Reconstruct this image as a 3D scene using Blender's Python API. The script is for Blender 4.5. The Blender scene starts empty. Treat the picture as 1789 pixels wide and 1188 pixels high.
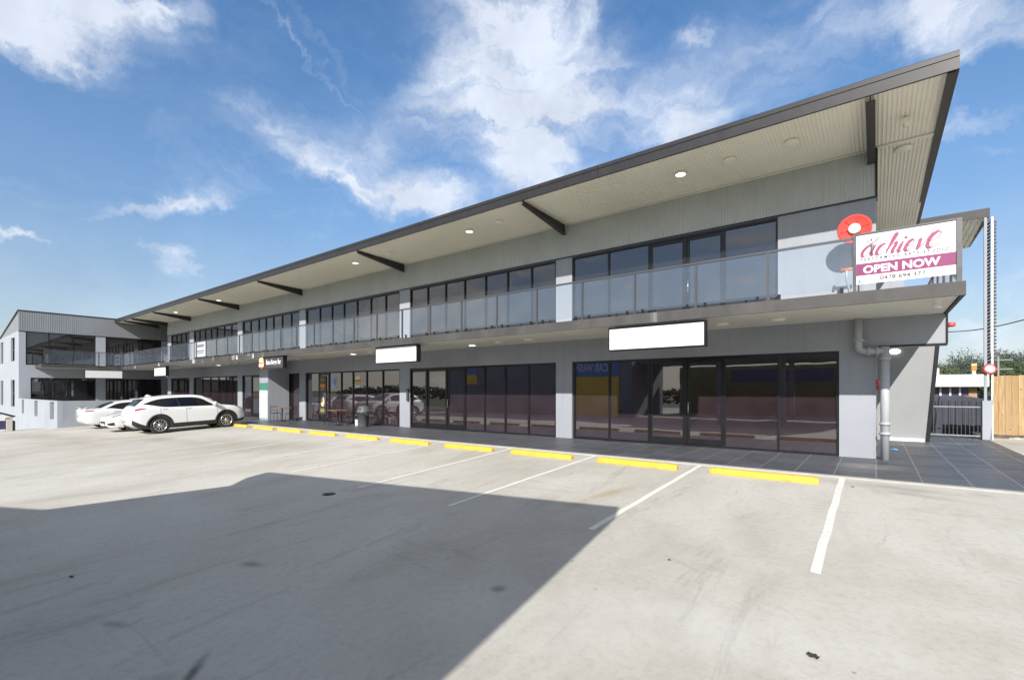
import bpy, bmesh, math, random
from math import radians as R, sin, cos, tan, pi, sqrt, atan2
from mathutils import Vector, Matrix, noise as mnoise
random.seed(7)
C = bpy.context.scene.collection
H = 1.65                       # eye height above the pavement, metres
F = 8.687*H                    # plane of the long facade (Y), X runs along it, 0 = right corner
FOC, CU, CV = 829.0, 894.5, 681.0
def ray(u, v):
    a, b = (u-CU)/FOC, (CV-v)/FOC
    return Vector((-.6088+.7934*a, .7934+.6088*a, b))
def at(u, v, Y):               # point at the given depth Y on the line of sight of a measured photo point
    d = ray(u, v); t = Y/d.y
    return Vector((d.x*t, Y, H+d.z*t))
def atX(u, v, X):
    d = ray(u, v); t = X/d.x
    return Vector((X, d.y*t, H+d.z*t))
def fx(u, Y=None):
    d = ray(u, CV); return d.x/d.y*(F if Y is None else Y)
def pav(X): return .0035*X
KERB = 11.0
def lotz(X, Y):
    y = max(Y, .5)
    z = pav(X)-.025-.044*max(0, KERB-y)
    d = -(X+26)
    if d > 0: z -= .0015*min(d, 30)**2 + (.09*(d-30) if d > 30 else 0)
    return z
def ground_at(u, v):
    d = ray(u, v); z = 0
    for _ in range(30):
        t = (z-H)/d.z; z = lotz(d.x*t, d.y*t)
    return Vector((d.x*t, d.y*t, z))
SUN = Vector((-.372, 1, -.666))

# ------------------------------------------------------------------ materials
def _new(name):
    m = bpy.data.materials.new(name); m.use_nodes = True
    nt = m.node_tree; return m, nt, nt.nodes['Principled BSDF']
def N(nt, t, **kw):
    n = nt.nodes.new(t)
    for k, v in kw.items():
        if k.startswith('i_'):
            key = k[2:]
            n.inputs[int(key) if key.isdigit() else key.replace('_', ' ')].default_value = v
        else: setattr(n, k, v)
    return n
def ramp(nt, src, pts):
    r = nt.nodes.new('ShaderNodeValToRGB'); e = r.color_ramp.elements
    while len(e) < len(pts): e.new(.5)
    for el, (p, c) in zip(e, pts):
        el.position = p; el.color = (c, c, c, 1) if not hasattr(c, '__len__') else (*c, 1)
    nt.links.new(src, r.inputs[0]); return r.outputs[0]
def mixc(nt, fac, a, b, mode='MIX'):
    m = nt.nodes.new('ShaderNodeMix'); m.data_type = 'RGBA'; m.blend_type = mode
    for sock, val in ((m.inputs[0], fac), (m.inputs[6], a), (m.inputs[7], b)):
        if hasattr(val, 'is_linked'): nt.links.new(val, sock)
        elif hasattr(val, '__len__'): sock.default_value = (*val, 1)
        else: sock.default_value = val
    return m.outputs[2]
def mth(nt, op, a, b=None, clamp=False):
    m = nt.nodes.new('ShaderNodeMath'); m.operation = op; m.use_clamp = clamp
    for i, val in enumerate((a, b)):
        if val is None: continue
        if hasattr(val, 'is_linked'): nt.links.new(val, m.inputs[i])
        else: m.inputs[i].default_value = val
    return m.outputs[0]
def noise_(nt, co, scale, detail=4, rough=.55, stretch=None, dist=0):
    if stretch:
        mp = nt.nodes.new('ShaderNodeMapping'); mp.inputs['Scale'].default_value = stretch
        nt.links.new(co, mp.inputs[0]); co = mp.outputs[0]
    n = N(nt, 'ShaderNodeTexNoise', i_Scale=scale, i_Detail=detail, i_Roughness=rough, i_Distortion=dist)
    nt.links.new(co, n.inputs['Vector']); return n.outputs['Fac']
def objco(nt): return nt.nodes.new('ShaderNodeTexCoord').outputs['Object']
def mat(name, col, rough=.6, metal=0, var=.12, scale=1.5, bump=0, bscale=40, streak=0, spec=.5, coat=0):
    m, nt, p = _new(name); co = objco(nt)
    n1 = noise_(nt, co, scale, 5, .6)
    lo = tuple(c*(1-var) for c in col); hi = tuple(min(1, c*(1+var)) for c in col)
    c = mixc(nt, ramp(nt, n1, [(.3, 0), (.7, 1)]), lo, hi)
    if streak:
        s = noise_(nt, co, 1.0, 5, .6, (5, 5, .35))
        c = mixc(nt, mth(nt, 'MULTIPLY', ramp(nt, s, [(.5, 0), (.75, 1)]), streak), c, tuple(k*.45 for k in col))
    nt.links.new(c, p.inputs['Base Color'])
    p.inputs['Roughness'].default_value = rough; p.inputs['Metallic'].default_value = metal
    p.inputs['Specular IOR Level'].default_value = spec
    if coat: p.inputs['Coat Weight'].default_value = coat; p.inputs['Coat Roughness'].default_value = .04
    if rough > .12:
        rn = noise_(nt, co, scale*4, 3)
        nt.links.new(mth(nt, 'ADD', mth(nt, 'MULTIPLY', rn, .16), rough-.08), p.inputs['Roughness'])
    if bump:
        b = N(nt, 'ShaderNodeBump', i_Strength=bump, i_Distance=.01)
        nt.links.new(noise_(nt, co, bscale, 4), b.inputs['Height']); nt.links.new(b.outputs[0], p.inputs['Normal'])
    return m
M = {}
M['wall'] = mat('render_grey_blue', (.335, .355, .395), .75, var=.07, scale=.7, bump=.25, bscale=60, streak=.20)
M['wall_wing'] = mat('render_light_blue_grey', (.36, .385, .43), .75, var=.06, scale=.6, bump=.2, bscale=60, streak=.12)
M['wall_dark'] = mat('render_dark_grey', (.21, .225, .25), .75, var=.08, scale=.8, bump=.2, bscale=60)
M['recess'] = mat('render_warm_grey', (.285, .293, .298), .7, var=.06, scale=.8, bump=.2, bscale=50, streak=.08)
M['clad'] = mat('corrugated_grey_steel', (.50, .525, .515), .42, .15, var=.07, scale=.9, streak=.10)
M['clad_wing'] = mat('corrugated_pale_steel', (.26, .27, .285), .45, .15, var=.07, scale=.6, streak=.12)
M['soffit'] = mat('cream_soffit_steel', (.86, .825, .70), .5, var=.05, scale=.5)
M['soffit_flat'] = mat('cream_soffit_board', (.88, .855, .745), .6, var=.05, scale=.5, streak=.04)
M['fascia'] = mat('charcoal_fascia_metal', (.028, .0265, .0275), .4, .1, var=.15, scale=1.2, streak=.15)
M['frame'] = mat('black_powder_coat', (.016, .016, .019), .35, .2, var=.2)
M['beam'] = mat('charcoal_steel_paint', (.045, .041, .042), .45, .1, var=.15)
M['white'] = mat('white_acrylic', (.80, .80, .80), .35, var=.02)
M['whitepaint'] = mat('white_paint', (.78, .78, .76), .5, var=.05)
M['metal'] = mat('brushed_steel', (.55, .56, .58), .3, .9, var=.08)
M['rail'] = mat('grey_rail_aluminium', (.12, .12, .125), .35, .6, var=.1)
M['pipe'] = mat('grey_pvc_pipe', (.44, .46, .48), .4, var=.06, scale=2, streak=.12)
M['red'] = mat('red_enamel', (.68, .055, .042), .35, var=.1, coat=.3)
M['dark'] = mat('dark_interior', (.05, .048, .046), .8, var=.2)
M['inwall'] = mat('interior_plaster', (.22, .21, .2), .8, var=.1)
M['plastic'] = mat('grey_bin_plastic', (.10, .105, .11), .5, var=.1, scale=4)
M['blackplastic'] = mat('black_plastic', (.02, .02, .021), .5, var=.2)
M['timber'] = mat('timber_table', (.34, .13, .07), .45, var=.25, scale=6)
M['green'] = mat('green_poster', (.05, .22, .17), .5, var=.1)
M['mint'] = mat('mint_panel', (.62, .78, .72), .5, var=.04)
M['orange'] = mat('orange_vinyl', (.85, .23, .03), .4, var=.06)
M['cream'] = mat('cream_vinyl', (.85, .68, .38), .4, var=.06)
M['yellowsign'] = mat('yellow_panel', (.90, .58, .04), .5, var=.08)
M['bluesign'] = mat('blue_panel', (.10, .25, .60), .5, var=.08)
M['magenta'] = mat('magenta_vinyl', (.24, .035, .135), .4, var=.05)
M['rose'] = mat('rose_vinyl', (.31, .06, .135), .4, var=.2, scale=5)
M['inkgrey'] = mat('grey_ink', (.11, .10, .11), .5, var=.1)
M['fbblue'] = mat('sky_blue_vinyl', (.10, .30, .62), .4, var=.05)
M['pink'] = mat('pink_vinyl', (.80, .42, .52), .4, var=.08)
M['leafdark'] = mat('dry_leaf', (.05, .045, .04), .7, var=.3)
M['darkfence'] = mat('dark_blue_steel', (.05, .058, .078), .45, .1, var=.15)
M['conc_light'] = mat('pale_concrete', (.44, .43, .395), .85, var=.12, scale=3, bump=.2)
M['beige'] = mat('beige_paint', (.55, .53, .45), .7, var=.08)
M['brick'] = mat('tan_brick', (.36, .24, .14), .8, var=.2)
M['whitewall'] = mat('white_metal_fascia', (.78, .77, .74), .6, var=.04)
M['trunk'] = mat('bark', (.12, .10, .08), .9, var=.3, scale=5)
M['reelred'] = mat('matt_red_reel', (.70, .075, .06), .7, var=.08, spec=.2)

def stop_mat():
    m, nt, p = _new('yellow_wheel_stop_paint'); co = objco(nt)
    n = noise_(nt, co, 5, 6, .65); n2 = noise_(nt, co, 26, 4, .7)
    c = mixc(nt, ramp(nt, n, [(.35, 0), (.7, 1)]), (.62, .39, .035), (.74, .49, .055))
    c = mixc(nt, ramp(nt, n2, [(.64, 0), (.70, 1)]), c, (.42, .38, .28))
    c = mixc(nt, ramp(nt, noise_(nt, co, 3.2, 6, .75, (1, 1, 3)), [(.60, 0), (.70, .65)]), c, (.16, .13, .07))
    nt.links.new(c, p.inputs['Base Color']); p.inputs['Roughness'].default_value = .6
    b = N(nt, 'ShaderNodeBump', i_Strength=.3, i_Distance=.01)
    nt.links.new(n2, b.inputs['Height']); nt.links.new(b.outputs[0], p.inputs['Normal'])
    return m
M['stop'] = stop_mat()

def line_mat():
    m, nt, p = _new('worn_white_line_paint'); co = objco(nt)
    n = noise_(nt, co, 9, 6, .7)
    c = mixc(nt, ramp(nt, n, [(.52, 0), (.72, .8)]), (.72, .705, .66), (.50, .48, .42))
    nt.links.new(c, p.inputs['Base Color']); p.inputs['Roughness'].default_value = .75
    return m
M['line'] = line_mat()

def blob_mask(nt, co, cx, cy, rx, ry, rot=0, soft=.7):
    mp = nt.nodes.new('ShaderNodeMapping'); mp.vector_type = 'TEXTURE'
    mp.inputs['Location'].default_value = (cx, cy, 0); mp.inputs['Rotation'].default_value = (0, 0, rot)
    mp.inputs['Scale'].default_value = (rx, ry, 1e4)
    nt.links.new(co, mp.inputs[0])
    l = N(nt, 'ShaderNodeVectorMath', operation='LENGTH'); nt.links.new(mp.outputs[0], l.inputs[0])
    mr = N(nt, 'ShaderNodeMapRange', interpolation_type='SMOOTHSTEP'); nt.links.new(l.outputs['Value'], mr.inputs[0])
    mr.inputs[1].default_value = 1.0; mr.inputs[2].default_value = 1-soft; mr.inputs[3].default_value = 0; mr.inputs[4].default_value = 1
    return mr.outputs[0]

def concrete_mat():
    m, nt, p = _new('car_park_concrete'); co = objco(nt)
    big = noise_(nt, co, .16, 5, .6, dist=.6)
    mid = noise_(nt, co, .9, 6, .65, (1, .45, 1), .4)
    fine = noise_(nt, co, 14, 6, .7)
    c = mixc(nt, ramp(nt, big, [(.36, 0), (.62, 1)]), (.44, .418, .362), (.555, .535, .485))
    c = mixc(nt, ramp(nt, mid, [(.28, .42), (.48, .0), (.75, .0)]), c, (.30, .275, .225))
    c = mixc(nt, ramp(nt, mid, [(.52, 0), (.72, .4)]), c, (.62, .61, .58))
    c = mixc(nt, ramp(nt, fine, [(.32, .26), (.52, 0)]), c, (.25, .24, .21))
    # wandering tyre scuffs and small dark spots
    tr = noise_(nt, co, 1.1, 6, .75, (1, .16, 1), 1.2)
    c = mixc(nt, ramp(nt, tr, [(.59, 0), (.64, .26), (.69, 0)]), c, (.20, .19, .175))
    tr2 = noise_(nt, co, .8, 6, .75, (.2, 1, 1), 1.6)
    c = mixc(nt, ramp(nt, tr2, [(.60, 0), (.65, .2), (.70, 0)]), c, (.20, .19, .175))
    vo = N(nt, 'ShaderNodeTexVoronoi', i_Scale=.55, i_Randomness=1.0); nt.links.new(co, vo.inputs['Vector'])
    sp = noise_(nt, co, 6, 5, .7)
    d = mth(nt, 'ADD', vo.outputs['Distance'], mth(nt, 'MULTIPLY', mth(nt, 'SUBTRACT', sp, .5), .16))
    c = mixc(nt, ramp(nt, d, [(.04, .30), (.11, 0)]), c, (.15, .14, .13))
    vo2 = N(nt, 'ShaderNodeTexVoronoi', i_Scale=2.1, i_Randomness=1.0); nt.links.new(co, vo2.inputs['Vector'])
    c = mixc(nt, ramp(nt, vo2.outputs['Distance'], [(.022, .6), (.04, 0)]), c, (.13, .12, .11))
    # brown dirt by the far cars and a rusty run in one bay
    warp = mth(nt, 'MULTIPLY', ramp(nt, noise_(nt, co, 1.6, 5, .65), [(.3, .2), (.65, 1)]), 1)
    for (cx, cy, rx, ry, rot, amp, col) in STAINS:
        k = mth(nt, 'MULTIPLY', mth(nt, 'MULTIPLY', blob_mask(nt, co, cx, cy, rx, ry, rot, .9), warp), amp)
        c = mixc(nt, k, c, col)
    nt.links.new(c, p.inputs['Base Color']); p.inputs['Roughness'].default_value = .8
    p.inputs['Specular IOR Level'].default_value = .3
    b = N(nt, 'ShaderNodeBump', i_Strength=.25, i_Distance=.01)
    nt.links.new(noise_(nt, co, 30, 5, .7), b.inputs['Height']); nt.links.new(b.outputs[0], p.inputs['Normal'])
    return m
def gp(u, v): g = ground_at(u, v); return g.x, g.y
def stain(u, v, rx, ry, rot, amp, col): g = ground_at(u, v); return (g.x, g.y, rx, ry, rot, amp, col)
STAINS = [stain(1062, 862, .22, 1.2, R(-12), .75, (.34, .24, .10)), stain(1000, 885, .22, .6, R(-10), .45, (.34, .26, .14)),
          stain(150, 770, 6, 2.2, 0, .55, (.27, .22, .15)), stain(420, 775, 5, 1.6, 0, .4, (.30, .25, .18)),
          stain(60, 762, 5, 1.5, 0, .5, (.25, .22, .17)), stain(300, 770, 3.5, .8, 0, .5, (.22, .19, .15)),
          stain(1000, 1080, 2.2, .9, .5, .35, (.64, .63, .61)), stain(1250, 1100, 1.6, .7, .2, .3, (.64, .63, .61)),
          stain(640, 845, 1.2, .5, .3, .35, (.62, .61, .58)),
          stain(340, 1170, .07, .30, R(50), .9, (.08, .08, .08)), stain(870, 1028, .12, .12, 0, .8, (.13, .12, .12)),
          stain(440, 985, .28, .12, .3, .7, (.15, .15, .15)), stain(200, 1090, .25, .08, .3, .6, (.16, .16, .16)),
          stain(1540, 850, 1.6, .35, -.1, .55, (.22, .21, .19)), stain(1610, 866, 1.0, .2, -.2, .55, (.22, .21, .19))]
M['concrete'] = concrete_mat()

def tile_mat():
    m, nt, p = _new('dark_slate_pavers'); co = objco(nt)
    br = N(nt, 'ShaderNodeTexBrick', offset=.0, squash=1.0)
    br.inputs['Scale'].default_value = 1; br.inputs['Mortar Size'].default_value = .010; br.inputs['Mortar Smooth'].default_value = .1
    br.inputs['Brick Width'].default_value = .66; br.inputs['Row Height'].default_value = .66; br.inputs['Bias'].default_value = 0
    br.inputs['Color1'].default_value = (.052, .056, .066, 1); br.inputs['Color2'].default_value = (.082, .087, .10, 1)
    br.inputs['Mortar'].default_value = (.21, .207, .20, 1)
    nt.links.new(co, br.inputs['Vector'])
    n = noise_(nt, co, 1.1, 6, .65, (.6, 1.6, 1), .5); n2 = noise_(nt, co, 12, 5, .7, (.5, 2.2, 1))
    c = mixc(nt, ramp(nt, n, [(.45, 0), (.75, .45)]), br.outputs['Color'], (.17, .17, .17))
    c = mixc(nt, ramp(nt, n2, [(.5, 0), (.75, .35)]), c, (.15, .155, .165))
    for (cx, cy, rx, ry, amp) in ((-.1, 12.8, .9, .7, .5), (.9, 18.6, 1.2, .8, .35), (1.9, 19.8, 1, .4, .4)):
        c = mixc(nt, mth(nt, 'MULTIPLY', mth(nt, 'MULTIPLY', blob_mask(nt, co, cx, cy, rx, ry, .2, .9), ramp(nt, n2, [(.4, 0), (.6, 1)])), amp), c, (.5, .48, .42))
    nt.links.new(c, p.inputs['Base Color'])
    nt.links.new(ramp(nt, n2, [(.3, .34), (.7, .6)]), p.inputs['Roughness'])
    b = N(nt, 'ShaderNodeBump', i_Strength=.35, i_Distance=.008)
    h = mth(nt, 'SUBTRACT', n2, mth(nt, 'MULTIPLY', br.outputs['Fac'], .8))
    nt.links.new(h, b.inputs['Height']); nt.links.new(b.outputs[0], p.inputs['Normal'])
    return m
M['tile'] = tile_mat()

def slab_mat():            # charcoal balcony edge with chalky drip marks
    m, nt, p = _new('charcoal_edge_with_drips'); co = objco(nt)
    n = noise_(nt, co, 2.0, 5, .6, (1, 1, .4)); sp = noise_(nt, co, 14, 5, .7, (1, 1, .18))
    c = mixc(nt, ramp(nt, n, [(.3, 0), (.7, 1)]), (.052, .049, .048), (.086, .082, .079))
    for (u, w, amp) in DRIPS:
        X = fx(u, 7.03*H)
        k = mth(nt, 'MULTIPLY', blob_mask(nt, co, X, 7.03*H, w, 1e4, 0, .6), ramp(nt, sp, [(.46, 0), (.60, 1)]))
        c = mixc(nt, mth(nt, 'MULTIPLY', k, amp), c, (.82, .82, .80))
    c = mixc(nt, ramp(nt, noise_(nt, co, 3.0, 4, .6, (1, 1, .05)), [(.66, 0), (.74, .25)]), c, (.45, .44, .42))
    nt.links.new(c, p.inputs['Base Color']); p.inputs['Roughness'].default_value = .55
    return m
DRIPS = [(832, .35, 1), (1157, .22, 1), (1130, .25, .5), (1310, .14, .9), (1268, .22, .45), (625, .2, .9), (505, .25, .7), (893, .05, .8), (968, .05, .8), (1418, .05, .8),
         (395, .5, .7), (345, .5, .5), (300, .7, .6)]
M['slab'] = slab_mat()

def glass_mat(name, trans, dust_sheen, dust_sheen_fac, ior, wav=.012, extra=.0):
    m = bpy.data.materials.new(name); m.use_nodes = True; nt = m.node_tree; nt.nodes.clear()
    out = nt.nodes.new('ShaderNodeOutputMaterial'); co = objco(nt)
    tr = N(nt, 'ShaderNodeBsdfTransparent'); tr.inputs[0].default_value = (*trans, 1)
    df = N(nt, 'ShaderNodeBsdfDiffuse'); df.inputs[0].default_value = (*dust_sheen, 1)
    gl = N(nt, 'ShaderNodeBsdfGlossy', i_Roughness=.015); gl.inputs[0].default_value = (.94, .95, 1, 1)
    b = N(nt, 'ShaderNodeBump', i_Strength=wav, i_Distance=.1)
    nt.links.new(noise_(nt, co, .9, 2, .5), b.inputs['Height']); nt.links.new(b.outputs[0], gl.inputs['Normal'])
    m1 = nt.nodes.new('ShaderNodeMixShader')
    nt.links.new(mth(nt, 'MULTIPLY', ramp(nt, noise_(nt, co, 1.4, 5, .6), [(.3, .75), (.7, 1.2)]), dust_sheen_fac), m1.inputs[0])
    nt.links.new(tr.outputs[0], m1.inputs[1]); nt.links.new(df.outputs[0], m1.inputs[2])
    lw = N(nt, 'ShaderNodeLayerWeight', i_Blend=.5); r0 = ((ior-1)/(ior+1))**2
    fr_ = mth(nt, 'ADD', mth(nt, 'MULTIPLY', mth(nt, 'POWER', lw.outputs['Facing'], 4.5), .9-r0), r0)
    m2 = nt.nodes.new('ShaderNodeMixShader')
    nt.links.new(mth(nt, 'ADD', fr_, extra, True), m2.inputs[0])
    nt.links.new(m1.outputs[0], m2.inputs[1]); nt.links.new(gl.outputs[0], m2.inputs[2])
    nt.links.new(m2.outputs[0], out.inputs[0]); return m
M['glass'] = glass_mat('tinted_shop_glass', (.085, .08, .085), (.42, .27, .33), .08, 2.65)
M['glass_up'] = glass_mat('tinted_upper_glass', (.08, .08, .085), (.40, .39, .43), .045, 2.05)
M['glass_rail'] = glass_mat('clear_balustrade_glass', (.90, .93, .945), (.55, .63, .76), .045, 1.62, .003)  # bluish tint of the dust layer also imitates reflected sky
M['glass_car'] = glass_mat('car_window_glass', (.06, .065, .07), (.3, .3, .3), .02, 1.6, .0)

# ------------------------------------------------------------------ mesh builder
class MB:
    def __init__(s): s.v = []; s.f = []; s.sm = []
    def add(s, vs, fs, smooth=False):
        o = len(s.v); s.v += [tuple(v) for v in vs]
        s.f += [tuple(i+o for i in f) for f in fs]; s.sm += [smooth]*len(fs); return s
    def box(s, x0, x1, y0, y1, z0, z1, za=None):
        x0, x1 = sorted((x0, x1)); y0, y1 = sorted((y0, y1)); z0, z1 = sorted((z0, z1))
        v = [(x0,y0,z0),(x1,y0,z0),(x1,y1,z0),(x0,y1,z0),(x0,y0,z1),(x1,y0,z1),(x1,y1,z1),(x0,y1,z1)]
        return s.add(v, [(3,2,1,0),(4,5,6,7),(0,1,5,4),(1,2,6,5),(2,3,7,6),(3,0,4,7)])
    def prism(s, poly, d):     # closed polygon (3-D points) swept by the vector d
        d = Vector(d); p = [Vector(q) for q in poly]; n = len(p)
        nr = sum(((p[i]-p[0]).cross(p[(i+1) % n]-p[0]) for i in range(n)), Vector())
        if nr.dot(d) > 0: p.reverse()
        q = [a+d for a in p]
        return s.add(p+q, [tuple(range(n)), tuple(range(2*n-1, n-1, -1))]+[(i, i+n, (i+1) % n+n, (i+1) % n) for i in range(n)])
    def tube(s, pts, r, n=10, caps=True, smooth=True):
        pts = [Vector(p) for p in pts]; rs = r if hasattr(r, '__len__') else [r]*len(pts)
        vs = []; up = None
        for i, p in enumerate(pts):
            d = (pts[min(i+1, len(pts)-1)]-pts[max(i-1, 0)]).normalized()
            if up is None: up = d.orthogonal().normalized()
            up = (up-d*up.dot(d)).normalized(); w = d.cross(up)
            vs += [p+(up*cos(2*pi*k/n)+w*sin(2*pi*k/n))*rs[i] for k in range(n)]
        fs = [(i*n+k, i*n+(k+1) % n, (i+1)*n+(k+1) % n, (i+1)*n+k) for i in range(len(pts)-1) for k in range(n)]
        s.add(vs, fs, smooth)
        if caps:
            o = len(s.v)-len(vs); m = (len(pts)-1)*n
            s.f += [tuple(o+k for k in range(n-1, -1, -1)), tuple(o+m+k for k in range(n))]; s.sm += [False, False]
        return s
    def lathe(s, c, prof, n=24, axis=(0, 0, 1), smooth=True):
        ax = Vector(axis).normalized(); a = ax.orthogonal().normalized(); b = ax.cross(a); c = Vector(c)
        vs = [c+ax*z+(a*cos(2*pi*k/n)+b*sin(2*pi*k/n))*max(r, 1e-4) for (r, z) in prof for k in range(n)]
        fs = [(i*n+k, i*n+(k+1) % n, (i+1)*n+(k+1) % n, (i+1)*n+k) for i in range(len(prof)-1) for k in range(n)]
        return s.add(vs, fs, smooth)
    def build(s, name, m, parent=None, bevel=0, local=False, flip=False):
        me = bpy.data.meshes.new(name); off = Vector((0, 0, 0))
        if parent is not None and not local: off = WLOC.get(parent.name, Vector((0, 0, 0)))
        me.from_pydata([Vector(v)-off for v in s.v], [], s.f); me.update()
        me.polygons.foreach_set('use_smooth', s.sm)
        me.materials.append(m)
        o = bpy.data.objects.new(name, me); C.objects.link(o)
        if parent is not None: o.parent = parent; WLOC[o.name] = off
        else: WLOC[o.name] = Vector((0, 0, 0))
        if bevel:
            b = o.modifiers.new('bevel', 'BEVEL'); b.width = bevel; b.segments = 2; b.limit_method = 'ANGLE'
        return o
WLOC = {}
def thing(name, label, cat, loc=(0, 0, 0), rz=0, group=None, rot=None):
    o = bpy.data.objects.new(name, None); C.objects.link(o); o.location = loc
    o.rotation_euler = rot if rot else (0, 0, rz); o.empty_display_size = .3
    WLOC[o.name] = Vector(loc); return tag(o, label, cat, group)
def tag(o, label=None, cat=None, group=None, kind=None):
    if label: o['label'] = label
    if cat: o['category'] = cat
    if group: o['group'] = group
    if kind: o['kind'] = kind
    return o
def struct(o): o['kind'] = 'structure'; return o
def copy_tree(o, parent=None):
    c = o.copy(); C.objects.link(c)
    if parent is not None: c.parent = parent
    for ch in list(o.children): copy_tree(ch, c)
    return c
def text_mesh(txt, size, bold=0, ext=.002, shear=0, align='CENTER', spacing=1.0):
    cu = bpy.data.curves.new('lettering', 'FONT'); cu.body = txt; cu.size = size; cu.align_x = align
    cu.offset = bold; cu.extrude = ext; cu.shear = shear; cu.space_character = spacing; cu.resolution_u = 3
    ob = bpy.data.objects.new('lettering', cu); C.objects.link(ob)
    dg = bpy.context.evaluated_depsgraph_get(); dg.update()
    me = bpy.data.meshes.new_from_object(ob.evaluated_get(dg))
    bpy.data.objects.remove(ob); bpy.data.curves.remove(cu)
    return me
def letters(name, txt, size, pos, m, parent, width=None, bold=0, shear=0, spacing=1.0, face='-Y'):
    """flat lettering on a vertical face; pos = centre of the baseline"""
    me = text_mesh(txt, size, bold, .002, shear, 'CENTER', spacing)
    xs = [v.co.x for v in me.vertices]; w = max(xs)-min(xs); cx = (max(xs)+min(xs))/2
    k = width/w if width else 1
    off = WLOC.get(parent.name, Vector((0, 0, 0))); pos = Vector(pos)
    for v in me.vertices:
        x, y, z = (v.co.x-cx)*k, v.co.y, v.co.z
        p = {'-Y': Vector((x, -z, y)), '+Y': Vector((-x, z, y)), '+X': Vector((z, x, y))}[face]
        v.co = p+pos-off
    me.materials.clear(); me.materials.append(m)
    o = bpy.data.objects.new(name, me); C.objects.link(o); o.parent = parent; WLOC[o.name] = off; return o
def corrugated(name, m, parent, p0, along, up, length, height, pitch=.076, amp=.008, nrm=None, smooth=True):
    """ribbed sheet: ribs run along `up`, profile runs along `along`"""
    a = Vector(along).normalized(); u = Vector(up).normalized(); n = Vector(nrm) if nrm else a.cross(u)
    prof = [(0, 0), (.30, 0), (.42, 1), (.62, 1), (.74, 0)]
    k = int(length/pitch); xs = []
    for i in range(k):
        for (t, h) in prof: xs.append(((i+t)*pitch, h*amp))
    xs.append((length, 0)); mb = MB(); p0 = Vector(p0)
    vs = []
    for (x, h) in xs: vs += [p0+a*x+n*h, p0+a*x+n*h+u*height]
    fs = [(2*i, 2*i+2, 2*i+3, 2*i+1) for i in range(len(xs)-1)]
    return mb.add(vs, fs).build(name, m, parent)
SUNE, SKYS, EXPO, SKYSAT, SKYVAL, CLOUD = 3.0, .15, 1.0, 1.2, .63, (5.3, 5.7, 6.4)
# ------------------------------------------------------------------ the ground
def grid_sheet(name, xs, ys, zf, m, dz=0):
    mb = MB(); nx, ny = len(xs), len(ys)
    vs = [(x, y, zf(x, y)+dz) for y in ys for x in xs]
    fs = [(j*nx+i, j*nx+i+1, (j+1)*nx+i+1, (j+1)*nx+i) for j in range(ny-1) for i in range(nx-1)]
    return struct(mb.add(vs, fs, True).build(name, m))
grid_sheet('car_park', list(range(-90, 37, 2)), [-30, -20, -10, -4, -2, -1, 0, .5]+list(range(1, 12)), lotz, M['concrete'])
grass = mat('dry_grass', (.10, .11, .05), .9, var=.3, scale=.2)
g = MB()
rs = [0, 60, 140, 400, 1200, 4000]; ns = 48
vs = [(0, 0, -6)]+[(-10+r*cos(2*pi*k/ns), 10+r*sin(2*pi*k/ns), -6) for r in rs[1:] for k in range(ns)]
fs = [(0, 1+k, 1+(k+1) % ns) for k in range(ns)]+[(1+i*ns+k, 1+i*ns+ns+k, 1+i*ns+ns+(k+1) % ns, 1+i*ns+(k+1) % ns) for i in range(len(rs)-2) for k in range(ns)]
struct(g.add(vs, fs).build('ground', grass))
# walkway of dark pavers with its pale kerb
XR = 1.78*H
pv = MB()
for (x0, x1, y0, y1) in ((-52.2, XR, KERB+.10, F+.30), (-.5, XR, F+.30, 23.1)):
    n = 2
    pv.add([(x0, y0, pav(x0)), (x1, y0, pav(x1)), (x1, y1, pav(x1)), (x0, y1, pav(x0))], [(0, 1, 2, 3)])
struct(pv.build('walkway', M['tile']))
kb = MB(); X0, X1 = -52.2, 12
kb.add([(X0, KERB-.02, pav(X0)-.2), (X1, KERB-.02, pav(X1)-.2), (X1, KERB-.02, pav(X1)-.004), (X0, KERB-.02, pav(X0)-.004),
        (X0, KERB+.10, pav(X0)+.003), (X1, KERB+.10, pav(X1)+.003)], [(0, 1, 2, 3), (3, 2, 5, 4)])
struct(kb.build('kerb', M['conc_light']))
ap = MB(); ap.add([(XR, KERB+.10, .004), (30, KERB+.10, .004), (30, 45, .004), (XR, 45, .004)], [(0, 1, 2, 3)])
struct(ap.build('concrete_apron', M['concrete']))

# ------------------------------------------------------------------ the long shop building
YB = 7.03*H; ZS0, ZS1 = 3.37, 3.59          # balcony slab
XS1 = .769*H; XS0 = -30.2*H                 # its right end / where it meets the wing balcony
YR = 7.06*H; ZR0, ZR1 = 7.42, 7.77; XRR = .725*H
XW = -31.7*H                                # front plane of the wing
XL = -48.3                                  # left end of the long facade
B = thing('shop_building', 'long two storey grey shop building with an upper balcony and charcoal roof', 'building', (-24, F, 0))
PIL = [(-.73, 0.0), (-9.03, -8.38), (-17.59, -16.88), (-26.55, -25.89), (-34.67, -33.98), (-43.34, -42.52), (-48.3, -47.5)]
ZH = 2.62; ZU = 6.25
w = MB()
for i, (a, b) in enumerate(PIL):
    w.box(a, b, F, F+.34, -.9, ZH); w.box(a, b, F, F+.30, ZS1, ZU)
w.box(-48.3, 0, F, F+.30, ZH, ZS1)
w.box(-48.3, 0, F, F+.28, ZU, 7.60)
w.box(fx(1359), -.73, F, F+.30, ZS1, ZU)
w.build('wall', M['wall'], B)
sw = MB(); sw.box(-.30, -.02, F+.34, 19.8, -.2, ZS0); sw.box(-.32, -.02, F+.30, 26, ZS1, 7.4)
sw.build('side_wall', M['wall'], B)
iw = MB()
iw.box(-48.3, -.30, F+7, F+7.2, -.6, 7.4)
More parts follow.
